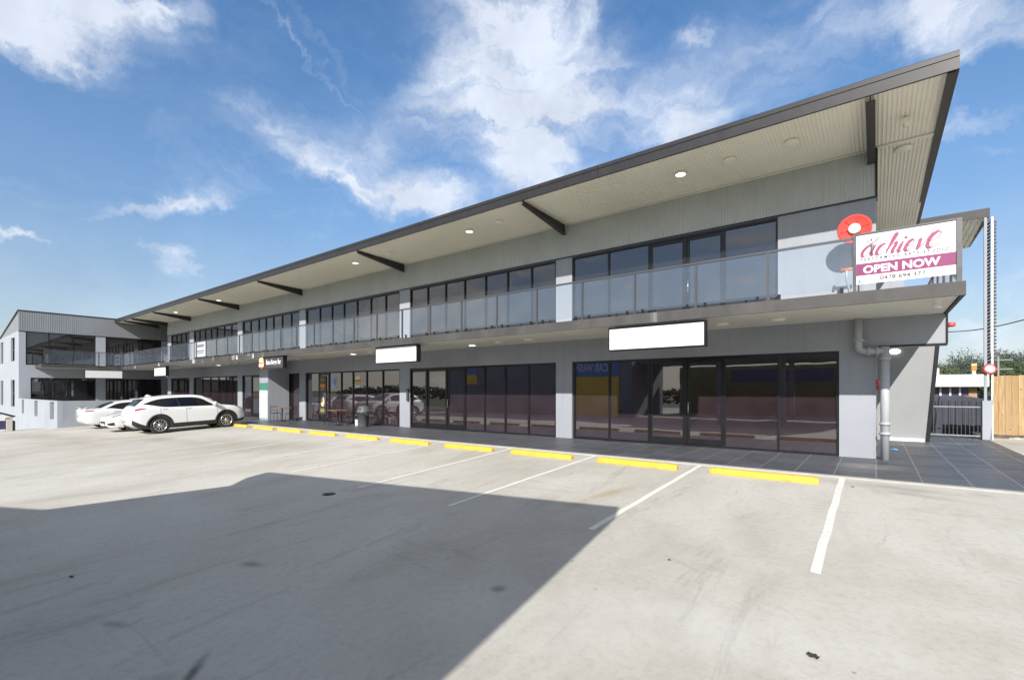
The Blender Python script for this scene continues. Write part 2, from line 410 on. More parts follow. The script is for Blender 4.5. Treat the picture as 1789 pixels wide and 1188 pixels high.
for (a, b) in PIL[1:]: iw.box((a+b)/2-.06, (a+b)/2+.06, F+.36, F+7, -.6, ZS0)
iw.box(-48.3, -48.1, F+.34, F+7, -.9, 7.4)
iw.build('interior_wall', M['inwall'], B)
fl = MB(); fl.box(-48.1, -.30, F+.31, F+7, -.25, pav(-48)); fl.box(-48.1, -.32, F+.31, F+7, ZS0, ZS1-.02)
fl.build('interior_floor', M['dark'], B)
# recessed entry: back wall with a raked dark edge, hung beam over the passage
YC = 12.07*H
rc = MB(); p = [at(1540, 700, YC), at(1616.5, 772, YC), at(1634, 604, YC)]
xb, xt = p[1].x, p[2].x; zt = 3.40
xtt = xb+(xt-xb)*(zt-.0)/(p[2].z)
rc.prism([(-.02, YC, -.05), (xb, YC, -.05), (xtt, YC, zt), (-.02, YC, zt)], (0, .25, 0))
rc.build('entry_wall', M['recess'], B)
tr = MB(); tr.prism([(xb+.003, YC-.03, -.05), (xb+.10, YC-.03, -.05), (xtt+.10, YC-.03, zt), (xtt+.003, YC-.03, zt)], (0, .3, 0))
tr.build('entry_wall_trim', M['frame'], B)
fs_ = MB(); fs_.box(.3, xb-.02, YC-.10, YC-.003, .002, .10); fs_.build('entry_step', M['whitepaint'], B)
bk = MB(); bk.box(.002, XS1-.03, F, F+.25, 2.70, ZS0); bk.build('hung_beam', M['wall'], B)
bt = MB(); bt.box(.004, XS1, F-.02, F+.27, 2.655, 2.698); bt.box(XS1-.028, XS1+.006, F-.02, F+.27, 2.70, ZS0+.0)
bt.build('hung_beam_trim', M['frame'], B)
# balcony slab
sl = MB(); sl.box(XS0, XS1, YB+.06, F-.004, ZS0+.05, ZS1-.01); sl.box(0, XS1-.06, F-.004, 20.2, ZS0+.05, ZS1-.01)
sl.box(XW, XS0, 4.13*H, F-.004, ZS0+.05, ZS1-.01)
sl.build('balcony_slab', M['conc_light'], B)
so = MB(); so.box(XS0+.02, XS1-.07, YB+.06, F-.004, ZS0, ZS0+.045); so.box(.01, XS1-.07, F+.26, 20, ZS0, ZS0+.045)
so.box(XW+.01, XS0+.0, 4.16*H, F-.004, ZS0, ZS0+.045)
so.build('balcony_soffit', M['soffit_flat'], B)
se = MB(); se.box(XS0, XS1+.0, YB, YB+.055, ZS0-.03, ZS1); se.box(XS1-.055, XS1, YB+.057, 20.2, ZS0-.03, ZS1)
se.box(XS0-.0, XS0+.05, 4.13*H, YB-.002, ZS0-.03, ZS1); se.box(XW, XS0, 4.13*H-.055, 4.13*H-.002, ZS0-.03, ZS1)
se.build('balcony_edge', M['slab'], B)
# ribbed cladding over the upper windows
corrugated('cladding', M['clad'], B, (XL, F-.006, 6.29), (1, 0, 0), (0, 0, 1), -XL, 1.27, .076, .020, (0, -1, 0))
cf = MB(); cf.box(XL, .0, F-.036, F-.001, 6.255, 6.288); cf.box(-.02, .03, F-.038, F+.3, 6.255, 7.5); cf.build('cladding_flashing', M['frame'], B)
# roof: front canopy, right overhang, fascia, barge boards, raking beams
SZW, SZF = 7.44, 7.50                        # soffit height at the wall / behind the fascia
YE = 21.9
rf = MB()
rf.prism([(XW, YR+.04, ZR1-.01), (XW, F, 7.73), (XW, YE+3, 7.66), (XW, YE+3, 7.62), (XW, F, 7.64), (XW, YR+.04, 7.66)], (XRR-XW-.02, 0, 0))
rf.build('roof', M['clad'], B)
corrugated('canopy_soffit', M['soffit'], B, (XW+.1, F-.01, SZW), (1, 0, 0), (0, YR+.1-F, SZF-SZW), XRR-.10-XW-.1, sqrt((F-YR-.1)**2+.06**2), .076, .012, (0, 0, -1))
corrugated('overhang_soffit', M['soffit'], B, (.0, YE, SZW-.07), (1, 0, 0), (0, F-YE, .07), XRR-.10, YE-F, .076, .018, (0, 0, -1))
ts = MB(); ts.box(.02, XRR-.10, F-.10, F+.02, SZW-.035, SZW-.012); ts.box(XL, .0, F-.035, F-.02, SZW-.055, SZW-.02)
ts.build('soffit_trim', M['soffit'], B)
fa = MB()
xj = XRR
while xj > XW+1:
    xk = max(XW, xj-7.2)
    fa.box(xk+.004, xj-.004, YR, YR+.045, ZR0, ZR0+.215)
    fa.prism([(xk+.005, YR-.012, ZR0+.225), (xk+.005, YR-.012, ZR1-.03), (xk+.005, YR+.03, ZR1), (xk+.005, YR+.05, ZR1), (xk+.005, YR+.05, ZR0+.225)], (xj-xk-.01, 0, 0)); xj = xk
fa.box(XW, XRR-.002, YR+.047, YR+.056, ZR0+.002, ZR1-.012)
fa.build('fascia', M['fascia'], B)
bg = MB(); bg.box(XRR-.045, XRR-.001, YR+.05, YE, ZR0, ZR1-.02); bg.box(XRR-.16, XRR-.047, YR+.05, YE, SZW-.045, SZW-.018)
bg.build('barge_board', M['beam'], B)
BEAMX = [-.10, -8.66, -17.25, -26.2, -34.35, -42.95, -48.2, -50.3]
for x in BEAMX:
    bm_ = MB()
    for (dx, t) in ((0, .012),):
        bm_.prism([(x, F-.03, SZW-.02), (x, F-.03, SZW-.36), (x, YR+.75, SZF-.17), (x, YR+.20, SZF-.10), (x, YR+.10, SZF-.02)], (.02, 0, 0))
    bm_.prism([(x-.07, F-.03, SZW-.362), (x-.07, F-.03, SZW-.375), (x-.07, YR+.75, SZF-.185), (x-.07, YR+.75, SZF-.172)], (.16, 0, 0))
    bm_.prism([(x-.07, YR+.749, SZF-.185), (x-.07, YR+.20, SZF-.113), (x-.07, YR+.20, SZF-.10), (x-.07, YR+.749, SZF-.172)], (.16, 0, 0))
    bm_.build('roof_beam', M['beam'], B)

# ------------------------------------------------------------------ shopfronts and upper windows
YG = F+.10                                    # glass plane sits back in the opening
def window(name, us, z0, z1, doors=(), top=True, handles=(), glass='glass', parent=None, xs=None, sill=.06):
    """us: facade positions of frame lines; doors: index of panes that are door leaves"""
    parent = parent or B
    xs = xs or [fx(u) for u in us]; m = .028
    fr = MB(); x0, x1 = xs[0], xs[-1]
    fr.box(x0, x1, YG-.055, YG+.045, z1-.07, z1); fr.box(x0, x1, YG-.055, YG+.045, z0, z0+sill)
    for i, x in enumerate(xs):
        if i == 0: a, b = x, x+.06
        elif i == len(xs)-1: a, b = x-.06, x
        else: a, b = x-m, x+m
        fr.box(a, b, YG-.055, YG+.045, z0+sill, z1-.07)
    o = fr.build(name, M['frame'], parent)
    for i in range(len(xs)-1):
        if i in doors: continue
        MB().box(xs[i]+m, xs[i+1]-m, YG-.006, YG+.006, z0+sill, z1-.07).build('glass', M[glass], o)
    for i in doors:
        a, b = xs[i]+m+.004, xs[i+1]-m-.004; d = MB(); zz0, zz1 = z0+sill+.004, z1-.075
        d.box(a, a+.075, YG-.028, YG+.028, zz0, zz1); d.box(b-.075, b, YG-.028, YG+.028, zz0, zz1)
        d.box(a+.075, b-.075, YG-.028, YG+.028, zz0, zz0+.16); d.box(a+.075, b-.075, YG-.028, YG+.028, zz1-.09, zz1)
        do = d.build('door', M['frame'], parent)
        gg = MB(); gg.box(a+.075, b-.075, YG-.005, YG+.007, zz0+.16, zz1-.09); gg.build('door_glass', M[glass], do)
        if i in dict(handles):
            s = dict(handles)[i]; hx = (b-.045) if s > 0 else (a+.045); hz = z0+1.12
            hb = MB(); hy = YG-.09
            hb.tube([(hx, YG-.02, hz-.17), (hx, hy, hz-.17), (hx, hy, hz+.17), (hx, YG-.02, hz+.17)], .016, 8)
            hb.build('door_handle', M['metal'], do)
    return o
Z0 = lambda x: pav(x)+.004
window('shopfront', [1000.5, 1063, 1132.3, 1197.5, 1265, 1359.6, 1466], Z0(-5), ZH, (2, 3), handles=((3, -1),))
window('shopfront', [715, 744, 779, 810.6, 845, 881, 921.7, 970.5], Z0(-13), ZH, (0, 1, 2), handles=((0, -1), (2, -1)))
window('shopfront', [533.8, 555.6, 573, 594.5, 614.8, 638.7, 667, 697.7], Z0(-21), ZH, (1,), sill=.05)
window('shopfront', [478, 489, 508.7, 523], Z0(-29), ZH)
window('shopfront', [423, 438, 453], Z0(-33), ZH, (1,))
window('shopfront', [338, 352, 366, 380, 393, 404, 414.7], Z0(-38), ZH)
window('shopfront', [298.5, 309, 320, 331], Z0(-45), ZH)
upw = [[998.8, 1062, 1132.7, 1197, 1264, 1359], [715, 745.4, 776.7, 810, 846.6, 885, 927, 970.8], [538.6-5, 557, 578, 599, 622, 646, 672, 697.7],
       [423.3, 436, 450, 462.5, 475.7, 491, 507, 522.8], [338.2, 347, 356.5, 367, 377, 390, 402.5, 414.7], [298.6, 307, 315, 323, 331]]
window('upper_window', upw[0], ZS1, ZU, (2, 3), handles=((3, -1),), glass='glass_up')
for us in upw[1:]: window('upper_window', us, ZS1, ZU, glass='glass_up')
# pale menu boards of the projecting entry pier
pr = MB(); px0, px1 = atX(453, 700, -28.6).x, 0
XP1 = at(468, 730, 7.93*H).x; XP0 = at(453.5, 730, 7.93*H).x
pr.box(XP0, XP1, 7.93*H, F-.002, -.3, ZS0); pr.build('entry_pier', M['wall'], B)
pb = MB(); pb.box(XP0+.03, XP1-.02, 7.93*H-.02, 7.93*H-.003, .02, 1.62); pb.build('mint_panel', M['mint'], B)
pg = MB(); pg.box(XP0+.03, XP1-.02, 7.93*H-.022, 7.93*H-.003, 1.625, 2.05); pg.build('green_panel', M['green'], B)

# balustrade: posts, glass panels, top rail, all parts of the balcony
YQ = 7.08*H; ZT = ZS1+1.10; SP = .932*H
ra = MB(); ra.box(XS0-.02, XRR+.03, YQ-.025, YQ+.025, ZT-.045, ZT)
ra.box(XS0-.02, XS0+.03, 4.2*H, YQ-.027, ZT-.045, ZT); ra.box(XRR-.02, XRR+.03, YQ+.027, 19.5, ZT-.045, ZT)
bal = ra.build('balustrade', M['rail'], B)
px = [-.207*H-i*SP for i in range(40)]; px = [x for x in px if x > XS0+.3]
def post(x, y):
    q = MB(); q.box(x-.025, x+.025, y-.025, y+.025, ZS1, ZT-.047); q.box(x-.06, x+.06, y-.06, y+.06, ZS1+.001, ZS1+.015)
    q.build('balustrade_post', M['rail'], bal)
def panel_x(x0, x1, y):
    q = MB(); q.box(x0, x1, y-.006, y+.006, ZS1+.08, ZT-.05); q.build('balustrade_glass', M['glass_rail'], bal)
    for xx in (x0+.18, x1-.18): MB().box(xx-.03, xx+.03, y-.022, y+.022, ZS1+.002, ZS1+.12).build('glass_clamp', M['frame'], bal)
for i, x in enumerate(px):
    post(x, YQ)
    nx = px[i+1] if i+1 < len(px) else XS0
    panel_x(nx+.03, x-.03, YQ)
post(XS0+.005, YQ)
for i in range(1, 4):                       # return along the wing balcony
    y1 = YQ-(i-1)*(YQ-4.2*H)/3; y0 = YQ-i*(YQ-4.2*H)/3
    post(XS0+.005, y0)
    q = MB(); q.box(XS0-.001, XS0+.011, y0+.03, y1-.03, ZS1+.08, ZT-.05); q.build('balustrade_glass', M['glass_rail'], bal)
y = YQ+1.3
while y < 19.4:
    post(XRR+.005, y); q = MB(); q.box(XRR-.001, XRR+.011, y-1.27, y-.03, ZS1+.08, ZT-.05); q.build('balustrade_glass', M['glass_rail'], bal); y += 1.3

# ------------------------------------------------------------------ ceiling lights
NTH = ['first', 'second', 'third', 'fourth', 'fifth', 'sixth', 'seventh', 'eighth', 'ninth', 'tenth', 'eleventh', 'twelfth']
CNT = {}
def disc_light(p, r, lit, where, nrm=(0, 0, -1)):
    q = CNT[(lit, where)] = CNT.get((lit, where), -1)+1
    k = ('glowing' if lit else 'unlit')+' round flush light in the '+where+('' if 'overhang' in where else ', '+NTH[q]+(' glowing' if lit else ' unlit')+' one from the banner corner')
    t = thing('ceiling_light', k, 'ceiling light', p, group='ceiling lights under the '+('roof' if 'roof' in where else 'balcony'))
    b = MB(); b.lathe(p, [(.0001, -.0), (r, -.0), (r, .03), (r*.9, .05), (r*.86, .05)], 20, nrm); b.build('rim', M['soffit_flat'], t)
    d = MB(); d.lathe(p, [(r*.86, .05), (r*.6, .062), (.0001, .066)], 20, nrm); d.build('diffuser', M['lamp_on' if lit else 'soffit_flat'], t)
def emis(name, col, s):
    m, nt, p = _new(name); p.inputs['Base Color'].default_value = (*col, 1)
    p.inputs['Emission Color'].default_value = (*col, 1); p.inputs['Emission Strength'].default_value = s; return m
M['lamp_on'] = emis('lit_lamp_diffuser', (1, .97, .9), 1.3)
def soffit_pt(u, v):
    d = ray(u, v); t = (SZW-H)/d.z
    p = d*t; s = (F-p.y)/(F-YR); return Vector((p.x, p.y, SZW-.004+max(0, s)*.06-.008))
RL = 'cream roof soffit'
for (u, v, lit) in ((1383, 249, 0), (1275, 280, 0), (1189, 304, 1), (871, 388, 0), (820, 404, 1), (679, 442, 0), (621, 459, 1), (520, 486, 0), (507, 492, 0),
                    (415, 515.5, 0), (397, 520, 0), (382, 524.5, 1), (331, 538, 0), (321, 541, 0), (307, 545, 1)):
    p = soffit_pt(u, v); disc_light(p, .15, lit, RL)
p = soffit_pt(1578, 258); p.z -= .0; disc_light(p, .18, False, 'right roof overhang near the corner')
def under_slab(u, v):
    d = ray(u, v); t = (ZS0-H)/d.z; p = d*t; return Vector((p.x, p.y, ZS0))
for (u, v, lit) in ((1359, 557.5, 0), (1262, 565.5, 0), (924, 592.5, 0), (873, 597, 0), (825, 601.5, 1), (648, 615, 0), (617, 617, 1), (522, 625.5, 0), (503, 626.5, 0), (415, 634, 0), (401, 635, 0), (382, 637, 1)):
    disc_light(under_slab(u, v), .16, lit, 'pale balcony soffit')
p = under_slab(1637, 524)
t = thing('ceiling_light', 'white cylinder spotlight under the right end of the balcony', 'ceiling light', p)
b = MB(); b.lathe(p, [(.06, 0), (.06, .10), (.075, .12), (.075, .16), (.0001, .165)], 18, (0, 0, -1)); b.build('lamp_body', M['white'], t)
# camera bracket on the roof overhang
p = soffit_pt(1583, 205)
t = thing('security_camera', 'cream stub camera on the soffit of the right roof overhang', 'camera', p)
b = MB(); b.tube([p, p+Vector((0, 0, -.12))], .035, 10); b.build('stem', M['soffit_flat'], t)
b = MB(); b.tube([p+Vector((.0, -.16, -.15)), p+Vector((.0, .12, -.12))], .06, 12); b.build('camera_body', M['soffit_flat'], t)
p = Vector((1.0, YC-.05, 2.62)); p = at(1563, 614, YC-.04)
t = thing('wall_light', 'white oval bulkhead light high on the recessed entry wall', 'wall light', p)
b = MB(); b.lathe(p, [(.15, .03), (.15, -.01), (.12, -.06), (.06, -.08), (.0001, -.085)], 20, (0, 1, 0))
o = b.build('diffuser', M['lamp_on'], t); o.scale = (1, 1, .55)

# ------------------------------------------------------------------ wing building at the left end
YW0 = 3.55*H
Wg = thing('wing_building', 'grey two storey wing with pale ribbed parapet at the far left end', 'building', (XW-4, F, 0))
wy = lambda u: atX(u, CV, XW).y             # positions measured along the wing front (plane x = XW)
ul = [45, 86, 127.5, 167.5]; ur = [184.5, 221, 247, 282]
ll = [53.5, 87, 122, 167.5]; lr = [184.5, 200, 222, 246.5, 262, 280]
ZWT = ZR1-.02; ZP = 6.22
wm = MB(); xi = XW-.3
def wb(y0, y1, z0, z1): wm.box(xi, XW, y0, y1, z0, z1)
ya, yb_, yc, yd, ye = wy(45), wy(167.5), wy(184.5), wy(282), F+12
wb(YW0, ya, -2.2, ZP); wb(ya, yb_, ZH-.02, ZS1-.0); wb(yb_, yc, -2.2, ZP); wb(yc, yd, ZH-.02, ZS1); wb(yd, ye, -2.2, ZP)
wb(ya, wy(53.5), -2.2, ZH-.02)
wb(YW0, ye, ZP, ZWT-.06)
wm.build('wall', M['wall_wing'], Wg)
sd = MB(); XB = XW-13
wins = [(19, 25.5), (1, 5.5)]
xsq = sorted([atX and at(u, CV, YW0).x for pr_ in wins for u in pr_])
zs_ = [(.05, 1.75+.5), (3.75, 5.75)]
a0, a1, b0, b1 = xsq
for (x0, x1) in ((XB, a0), (a1, b0), (b1, XW-.3)): sd.box(x0, x1, YW0, YW0+.3, -3, ZP)
for (x0, x1) in ((a0, a1), (b0, b1)):
    sd.box(x0, x1, YW0, YW0+.3, -3, .30); sd.box(x0, x1, YW0, YW0+.3, 2.45, 3.95); sd.box(x0, x1, YW0, YW0+.3, 5.85, ZP)
sd.build('side_wall', M['wall_wing'], Wg)
for (x0, x1) in ((a0, a1), (b0, b1)):
    for (z0, z1) in ((.30, 2.45), (3.95, 5.85)):
        q = MB(); q.box(x0, x1, YW0+.2, YW0+.24, z0, z1); q.box(x0, x0+.05, YW0+.12, YW0+.198, z0, z1); q.box(x1-.05, x1, YW0+.12, YW0+.198, z0, z1)
        q.box(x0+.05, x1-.05, YW0+.12, YW0+.198, (z0+z1)/2-.03, (z0+z1)/2+.03)
        q.build('slot_window', M['glass_car'], Wg)
zb = 3.23*H+H+.0; zb = 6.75
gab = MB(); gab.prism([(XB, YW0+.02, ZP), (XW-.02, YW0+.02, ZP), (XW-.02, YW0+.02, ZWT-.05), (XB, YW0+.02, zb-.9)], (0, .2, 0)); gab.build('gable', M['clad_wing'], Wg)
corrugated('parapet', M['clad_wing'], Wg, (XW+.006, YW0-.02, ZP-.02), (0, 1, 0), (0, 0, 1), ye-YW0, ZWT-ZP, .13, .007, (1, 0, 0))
cp = MB(); cp.box(XW-.25, XW+.05, YW0-.06, ye, ZWT, ZWT+.06)
cp.prism([(XB, YW0-.06, zb-.9), (XW-.25, YW0-.06, ZWT), (XW-.25, YW0-.06, ZWT+.06), (XB, YW0-.06, zb-.84)], (0, .2, 0))
cp.box(XW-.01, XW+.03, YW0-.04, ye, ZP-.06, ZP-.02)
cp.build('coping', M['fascia'], Wg)
wr = MB(); wr.prism([(XB, YW0+.2, zb-.95), (XW-.3, YW0+.2, ZWT-.08), (XW-.3, YW0+.2, ZWT-.03), (XB, YW0+.2, zb-.90)], (0, 16, 0)); wr.build('roof', M['clad'], Wg)
wi = MB(); wi.box(XW-6, XW-5.8, YW0+.3, ye, -1, 7); wi.box(XW-5.8, XW-.3, YW0+.3, ye, ZS0, ZS1-.02); wi.box(XW-5.8, XW-.3, YW0+.3, ye, -.5, -.2)
for y_ in (yb_+.2, YW0+.4): wi.box(XW-5.8, XW-.31, y_, y_+.1, -.2, ZS0)
wi.build('interior', M['inwall'], Wg)
def wing_window(name, us, z0, z1):
    ys = [wy(u) for u in us]; xg = XW-.10; fr = MB(); gl = MB()
    fr.box(xg-.04, xg+.05, ys[0], ys[-1], z1-.08, z1); fr.box(xg-.04, xg+.05, ys[0], ys[-1], z0, z0+.08)
    for i, y_ in enumerate(ys):
        a, b = (y_, y_+.08) if i == 0 else ((y_-.08, y_) if i == len(ys)-1 else (y_-.035, y_+.035))
        fr.box(xg-.04, xg+.05, a, b, z0+.08, z1-.08)
    o = fr.build(name, M['frame'], Wg)
    for i in range(1, len(ys)): MB().box(xg-.006, xg+.006, ys[i-1]+.04, ys[i]-.04, z0+.08, z1-.08).build('glass', M['glass_up'], o)
wing_window('upper_window', ul, ZS1, ZP-.0); wing_window('upper_window', ur, ZS1, ZP)
wing_window('shopfront', ll, -.20, ZH-.02); wing_window('shopfront', lr, -.20, ZH-.02)
# terrace wall with slots in front of the wing
M['slotshade'] = mat('slot_shade_grey', (.11, .12, .135), .8, var=.1)
TW = thing('terrace_wall', 'pale grey rendered terrace wall with three tall slots beside the wing', 'wall', (XW+7, YW0, 0))
XT = at(100, 720, YW0).x; ZTT = -.43*H+H
tw = MB(); sx = [at(u, CV, YW0).x for u in (38, 42, 60, 65.5, 87, 94)]
edges = [XW+.002]+sx+[XT]
for i in range(0, len(edges), 2): tw.box(edges[i], edges[i+1], YW0, YW0+.25, -2.6, ZTT)
zsl = [(v0, v1) for v0, v1 in ((698, 722), (701, 727), (704.5, 732.5))]
for k in range(3):
    z0 = at(sx[0] and (40, 63, 90.5)[k], zsl[k][1], YW0).z
    tw.box(sx[2*k], sx[2*k+1], YW0, YW0+.25, -2.6, z0)
    tw.box(sx[2*k]-.1, sx[2*k+1]+.1, YW0+.62, YW0+.66, z0-.3, ZTT-.02); tw.box(sx[2*k]-.1, sx[2*k+1]+.1, YW0+.26, YW0+.62, ZTT-.04, ZTT-.0)
tw.box(XW+.002, XT-.001, YW0-.004, YW0+.253, ZTT-.02, ZTT+.05)
tw.build('slotted_wall', M['wall_wing'], TW)
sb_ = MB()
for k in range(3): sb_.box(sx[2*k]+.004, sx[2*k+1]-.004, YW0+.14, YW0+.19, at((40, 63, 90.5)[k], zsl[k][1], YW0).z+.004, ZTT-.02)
sb_.build('slot_shade_panel', M['slotshade'], TW)  # dark panels carry the shade of the slot openings in their colour
t2 = MB(); t2.box(XT-.25, XT-.002, YW0+.256, 12.0, -2.6, ZTT+.046); t2.build('side_wall', M['wall'], TW)
tf = MB(); tf.box(XW+.01, XT-.26, YW0+.26, F+.3, -1, -.22); tf.build('terrace_floor', M['conc_light'], TW)
# ------------------------------------------------------------------ signs
def board_sign(x0, x1, z0, z1, y, label, dark=False):
    t = thing('blank_sign' if not dark else 'shop_sign', label, 'sign', ((x0+x1)/2, y, z0))
    b = MB(); D = .20
    b.box(x0, x0+.03, y, y+D, z0, z1); b.box(x1-.03, x1, y, y+D, z0, z1); b.box(x0+.03, x1-.03, y, y+D, z0, z0+.03); b.box(x0+.03, x1-.03, y, y+D, z1-.05, z1)
    b.box(x0+.03, x1-.03, y+D-.02, y+D, z0+.03, z1-.05); b.build('frame', M['frame'], t)
    f = MB(); f.box(x0+.03, x1-.03, y+.004, y+.03, z0+.03, z1-.05); f.build('panel', M['white'] if not dark else M['signdark'], t)
    h = MB()
    for x in (x0+.3*(x1-x0), x0+.7*(x1-x0)): h.tube([(x, y+D/2, z1), (x, y+D/2, ZS0+.01 if z1 < ZS0 else z1+.01)], .012, 6)
    h.build('hanger', M['beam'], t)
    return t
M['signdark'] = mat('charcoal_sign_face', (.055, .05, .06), .4, var=.08)
YS = YB+.10
p = at(1063, 574, YS); q = at(1232, 560, YS); zb = at(1063, 613.5, YS).z
board_sign(p.x, q.x, zb, ZS0-.06, YS, 'large blank white sign box hanging below the balcony nearest the corner')
p = at(656, 607, YS+.05); q = at(728, 602, YS+.05); zb = at(656, 635.5, YS+.05).z
board_sign(p.x, q.x, zb, ZS0-.03, YS+.05, 'blank white sign box with a dark right side, halfway along the shopfronts')
p = at(268, 643, YS); q = at(288, 641, YS); zb = at(268, 657.5, YS).z
board_sign(p.x, q.x, zb, ZS0-.05, YS+.05, 'smallest blank white sign box, under the balcony above the parked cars')
# blank sign on the wing, facing along the walkway
xq = XS0+.06
ya, yb2 = atX(147, 650, xq).y, atX(213, 650, xq).y
z1_, z0_ = atX(147, 646.5, xq).z, atX(147, 660.5, xq).z
t = thing('blank_sign', 'wide blank white sign below the balcony of the far left wing', 'sign', (xq, (ya+yb2)/2, z0_))
b = MB(); b.box(xq, xq+.2, ya, yb2, z0_, z1_); b.build('sign_box', M['frame'], t, .01)
b = MB(); b.box(xq+.201, xq+.206, ya+.03, yb2-.03, z0_+.03, z1_-.03); b.build('panel', M['white'], t)
# dark burger shop sign with a round orange badge
p = at(452.5, 628, YS); q = at(494.5, 625, YS); zb = at(455, 645, YS).z
t = board_sign(p.x, q.x, zb, ZS0-.02, YS, 'charcoal shop sign with orange burger badge and white lettering', True)
wd = q.x-p.x; cx = p.x+.14*wd; cz = (zb+ZS0)/2
b = MB(); b.lathe((cx, YS, cz-.06), [(.0001, .045), (.26, .045), (.26, .0), (.0001, -.0)], 28, (0, -1, 0)); b.build('badge', M['orange'], t)
b = MB(); b.prism([(cx+.24*cos(a*pi/12), YS-.05, cz+.02+.34*sin(a*pi/12)) for a in range(13)], (0, .012, 0)); b.build('bun_top', M['cream'], t)
b = MB(); b.prism([(cx-.25, YS-.055, cz-.20), (cx+.25, YS-.055, cz-.20), (cx+.25, YS-.055, cz-.06), (cx-.25, YS-.055, cz-.06)], (0, .012, 0)); b.build('badge_band', M['white'], t)
letters('lettering', 'Bates Burger Bar', .34, (p.x+.61*wd, YS+.0, cz-.10), M['white'], t, width=.60*wd, bold=.006)

# banner on the balcony corner
XA, XBn = -.207*H+.03, XRR-.05; YN = YQ-.035; ZB0, ZB1 = 1.262*H+H, 1.850*H+H
t = thing('banner_sign', 'white banner with pink script lettering and OPEN NOW on the balcony corner', 'sign', ((XA+XBn)/2, YN, ZB0))
b = MB(); b.box(XA, XBn, YN-.008, YN+.008, ZB0, ZB1); b.build('panel', M['white'], t)
b = MB(); b.box(XA-.05, XA-.002, YN-.03, YN+.0, ZS1+.002, ZB1+.03); b.box(XBn+.002, XBn+.075, YN-.03, YN+.05, ZS1+.002, ZB1+.03)
b.box(XA-.0, XBn, YN-.03, YN+.01, ZB1+.002, ZB1+.03); b.build('frame', M['rail'], t)
WB, HB = XBn-XA, ZB1-ZB0
def SP_(fx_, fy, d=.012): return Vector((XA+fx_*WB, YN-d, ZB1-fy*HB))
b = MB(); b.box(XA, XBn, YN-.011, YN-.009, SP_(0, .825).z, SP_(0, .585).z); b.build('band', M['magenta'], t)
letters('lettering', 'OPEN NOW', .2, SP_(.465, .785, .014), M['white'], t, width=.78*WB, bold=.007)
letters('lettering', 'PERFORMING ARTS STUDIO', .08, SP_(.49, .535, .012), M['inkgrey'], t, width=.88*WB, bold=.0012, spacing=1.5)
letters('lettering', '0478 694 377', .1, SP_(.485, .945, .012), M['inkgrey'], t, width=.46*WB, bold=.002)
def cat_rom(P, n=8):
    P = [Vector((*p, 0)) if len(p) == 2 else Vector(p) for p in P]; out = []
    for i in range(len(P)-1):
        a, b_, c, d = P[max(i-1, 0)], P[i], P[i+1], P[min(i+2, len(P)-1)]
        for k in range(n):
            s = k/n; out.append(.5*((2*b_)+(c-a)*s+(2*a-5*b_+4*c-d)*s*s+(3*b_-a-3*c+d)*s**3))
    return out+[P[-1]]
def strokes(name, lst, org, sc, slant, wmin, wmax, m, parent, depth):
    """brush lettering: thin on the way up, thick on the way down"""
    mb = MB(); lay = 0
    for pts in lst:
        lay += 1; P = [Vector((x+slant*y, y, 0))*sc for (x, y) in pts]; P = cat_rom(P, 7); n = len(P); vs = []
        for i, p in enumerate(P):
            d = (P[min(i+1, n-1)]-P[max(i-1, 0)]).normalized()
            wdt = wmin+(wmax-wmin)*max(0, min(1, .35-.9*d.y)); wdt *= min(1, .35+3.0*min(i, n-1-i)/n)
            q = Vector((-d.y, d.x, 0))*wdt*.5
            for s in (q, -q): vs.append(Vector((org.x+p.x+s.x, org.y-.0012*lay-.00006*i, org.z+p.y+s.y)))
        mb.add(vs, [(2*i, 2*i+2, 2*i+3, 2*i+1) for i in range(n-1)])
    return mb.build(name, m, parent)
def off(l, dx, s=1.0): return [[(x*s+dx, y*s) for (x, y) in st] for st in l]
La = [[(.78, .85), (.5, 1.02), (.15, .78), (.0, .35), (.14, .0), (.42, .08), (.72, .62), (.85, 1.0)], [(.85, 1.0), (.72, .45), (.78, .05), (.98, .05), (1.15, .3)]]
Lc = [[(.62, .78), (.50, 1.0), (.18, .85), (.02, .40), (.14, .02), (.42, .05), (.74, .40)]]
Lh = [[(-.1, .3), (.28, 1.1), (.42, 1.75), (.28, 1.85), (.15, 1.3), (.02, .0)], [(.05, .3), (.28, .85), (.50, 1.0), (.56, .75), (.48, .2), (.62, .0), (.92, .4)]]
Li = [[(.12, 1.0), (.04, .5), (.02, .1), (.18, .0), (.45, .4)], [(.16, 1.42), (.20, 1.32), (.17, 1.24)]]
Le = [[(.02, .42), (.36, .52), (.52, .82), (.36, 1.02), (.12, .8), (.02, .35), (.16, .02), (.46, .08), (.82, .5)]]
Lv = [[(-.04, .8), (.10, 1.0), (.16, .5), (.2, .0), (.46, .5), (.76, 1.2), (.98, 1.75)]]
word = off(La, 0, 1.05)+off(Lc, 1.18)+off(Lh, 2.0)+off(Li, 2.95)+off(Le, 3.42)+off(Lv, 4.25)+off(Le, 5.02, 1.45)
sc = .88*WB/6.7
strokes('script_lettering', word, SP_(.05, .44, .013), sc, .33, .012, .052, M['rose'], t, 0)
fig = [[(.55, 1.25), (.2, 1.75)], [(.85, 1.25), (1.3, 1.8)], [(.55, 1.22), (.7, 1.3), (.85, 1.22)], [(.7, 1.2), (.74, .7), (.9, .05)], [(.66, .95), (.95, 1.0)]]
strokes('dancer_emblem', fig, SP_(.06, .44, .032), sc, .1, .012, .022, M['inkgrey'], t, 0)
b = MB(); b.lathe(SP_(.165, .125, .030), [(.0001, .004), (.016, .004), (.016, 0)], 12, (0, -1, 0)); b.build('dancer_head', M['inkgrey'], t)
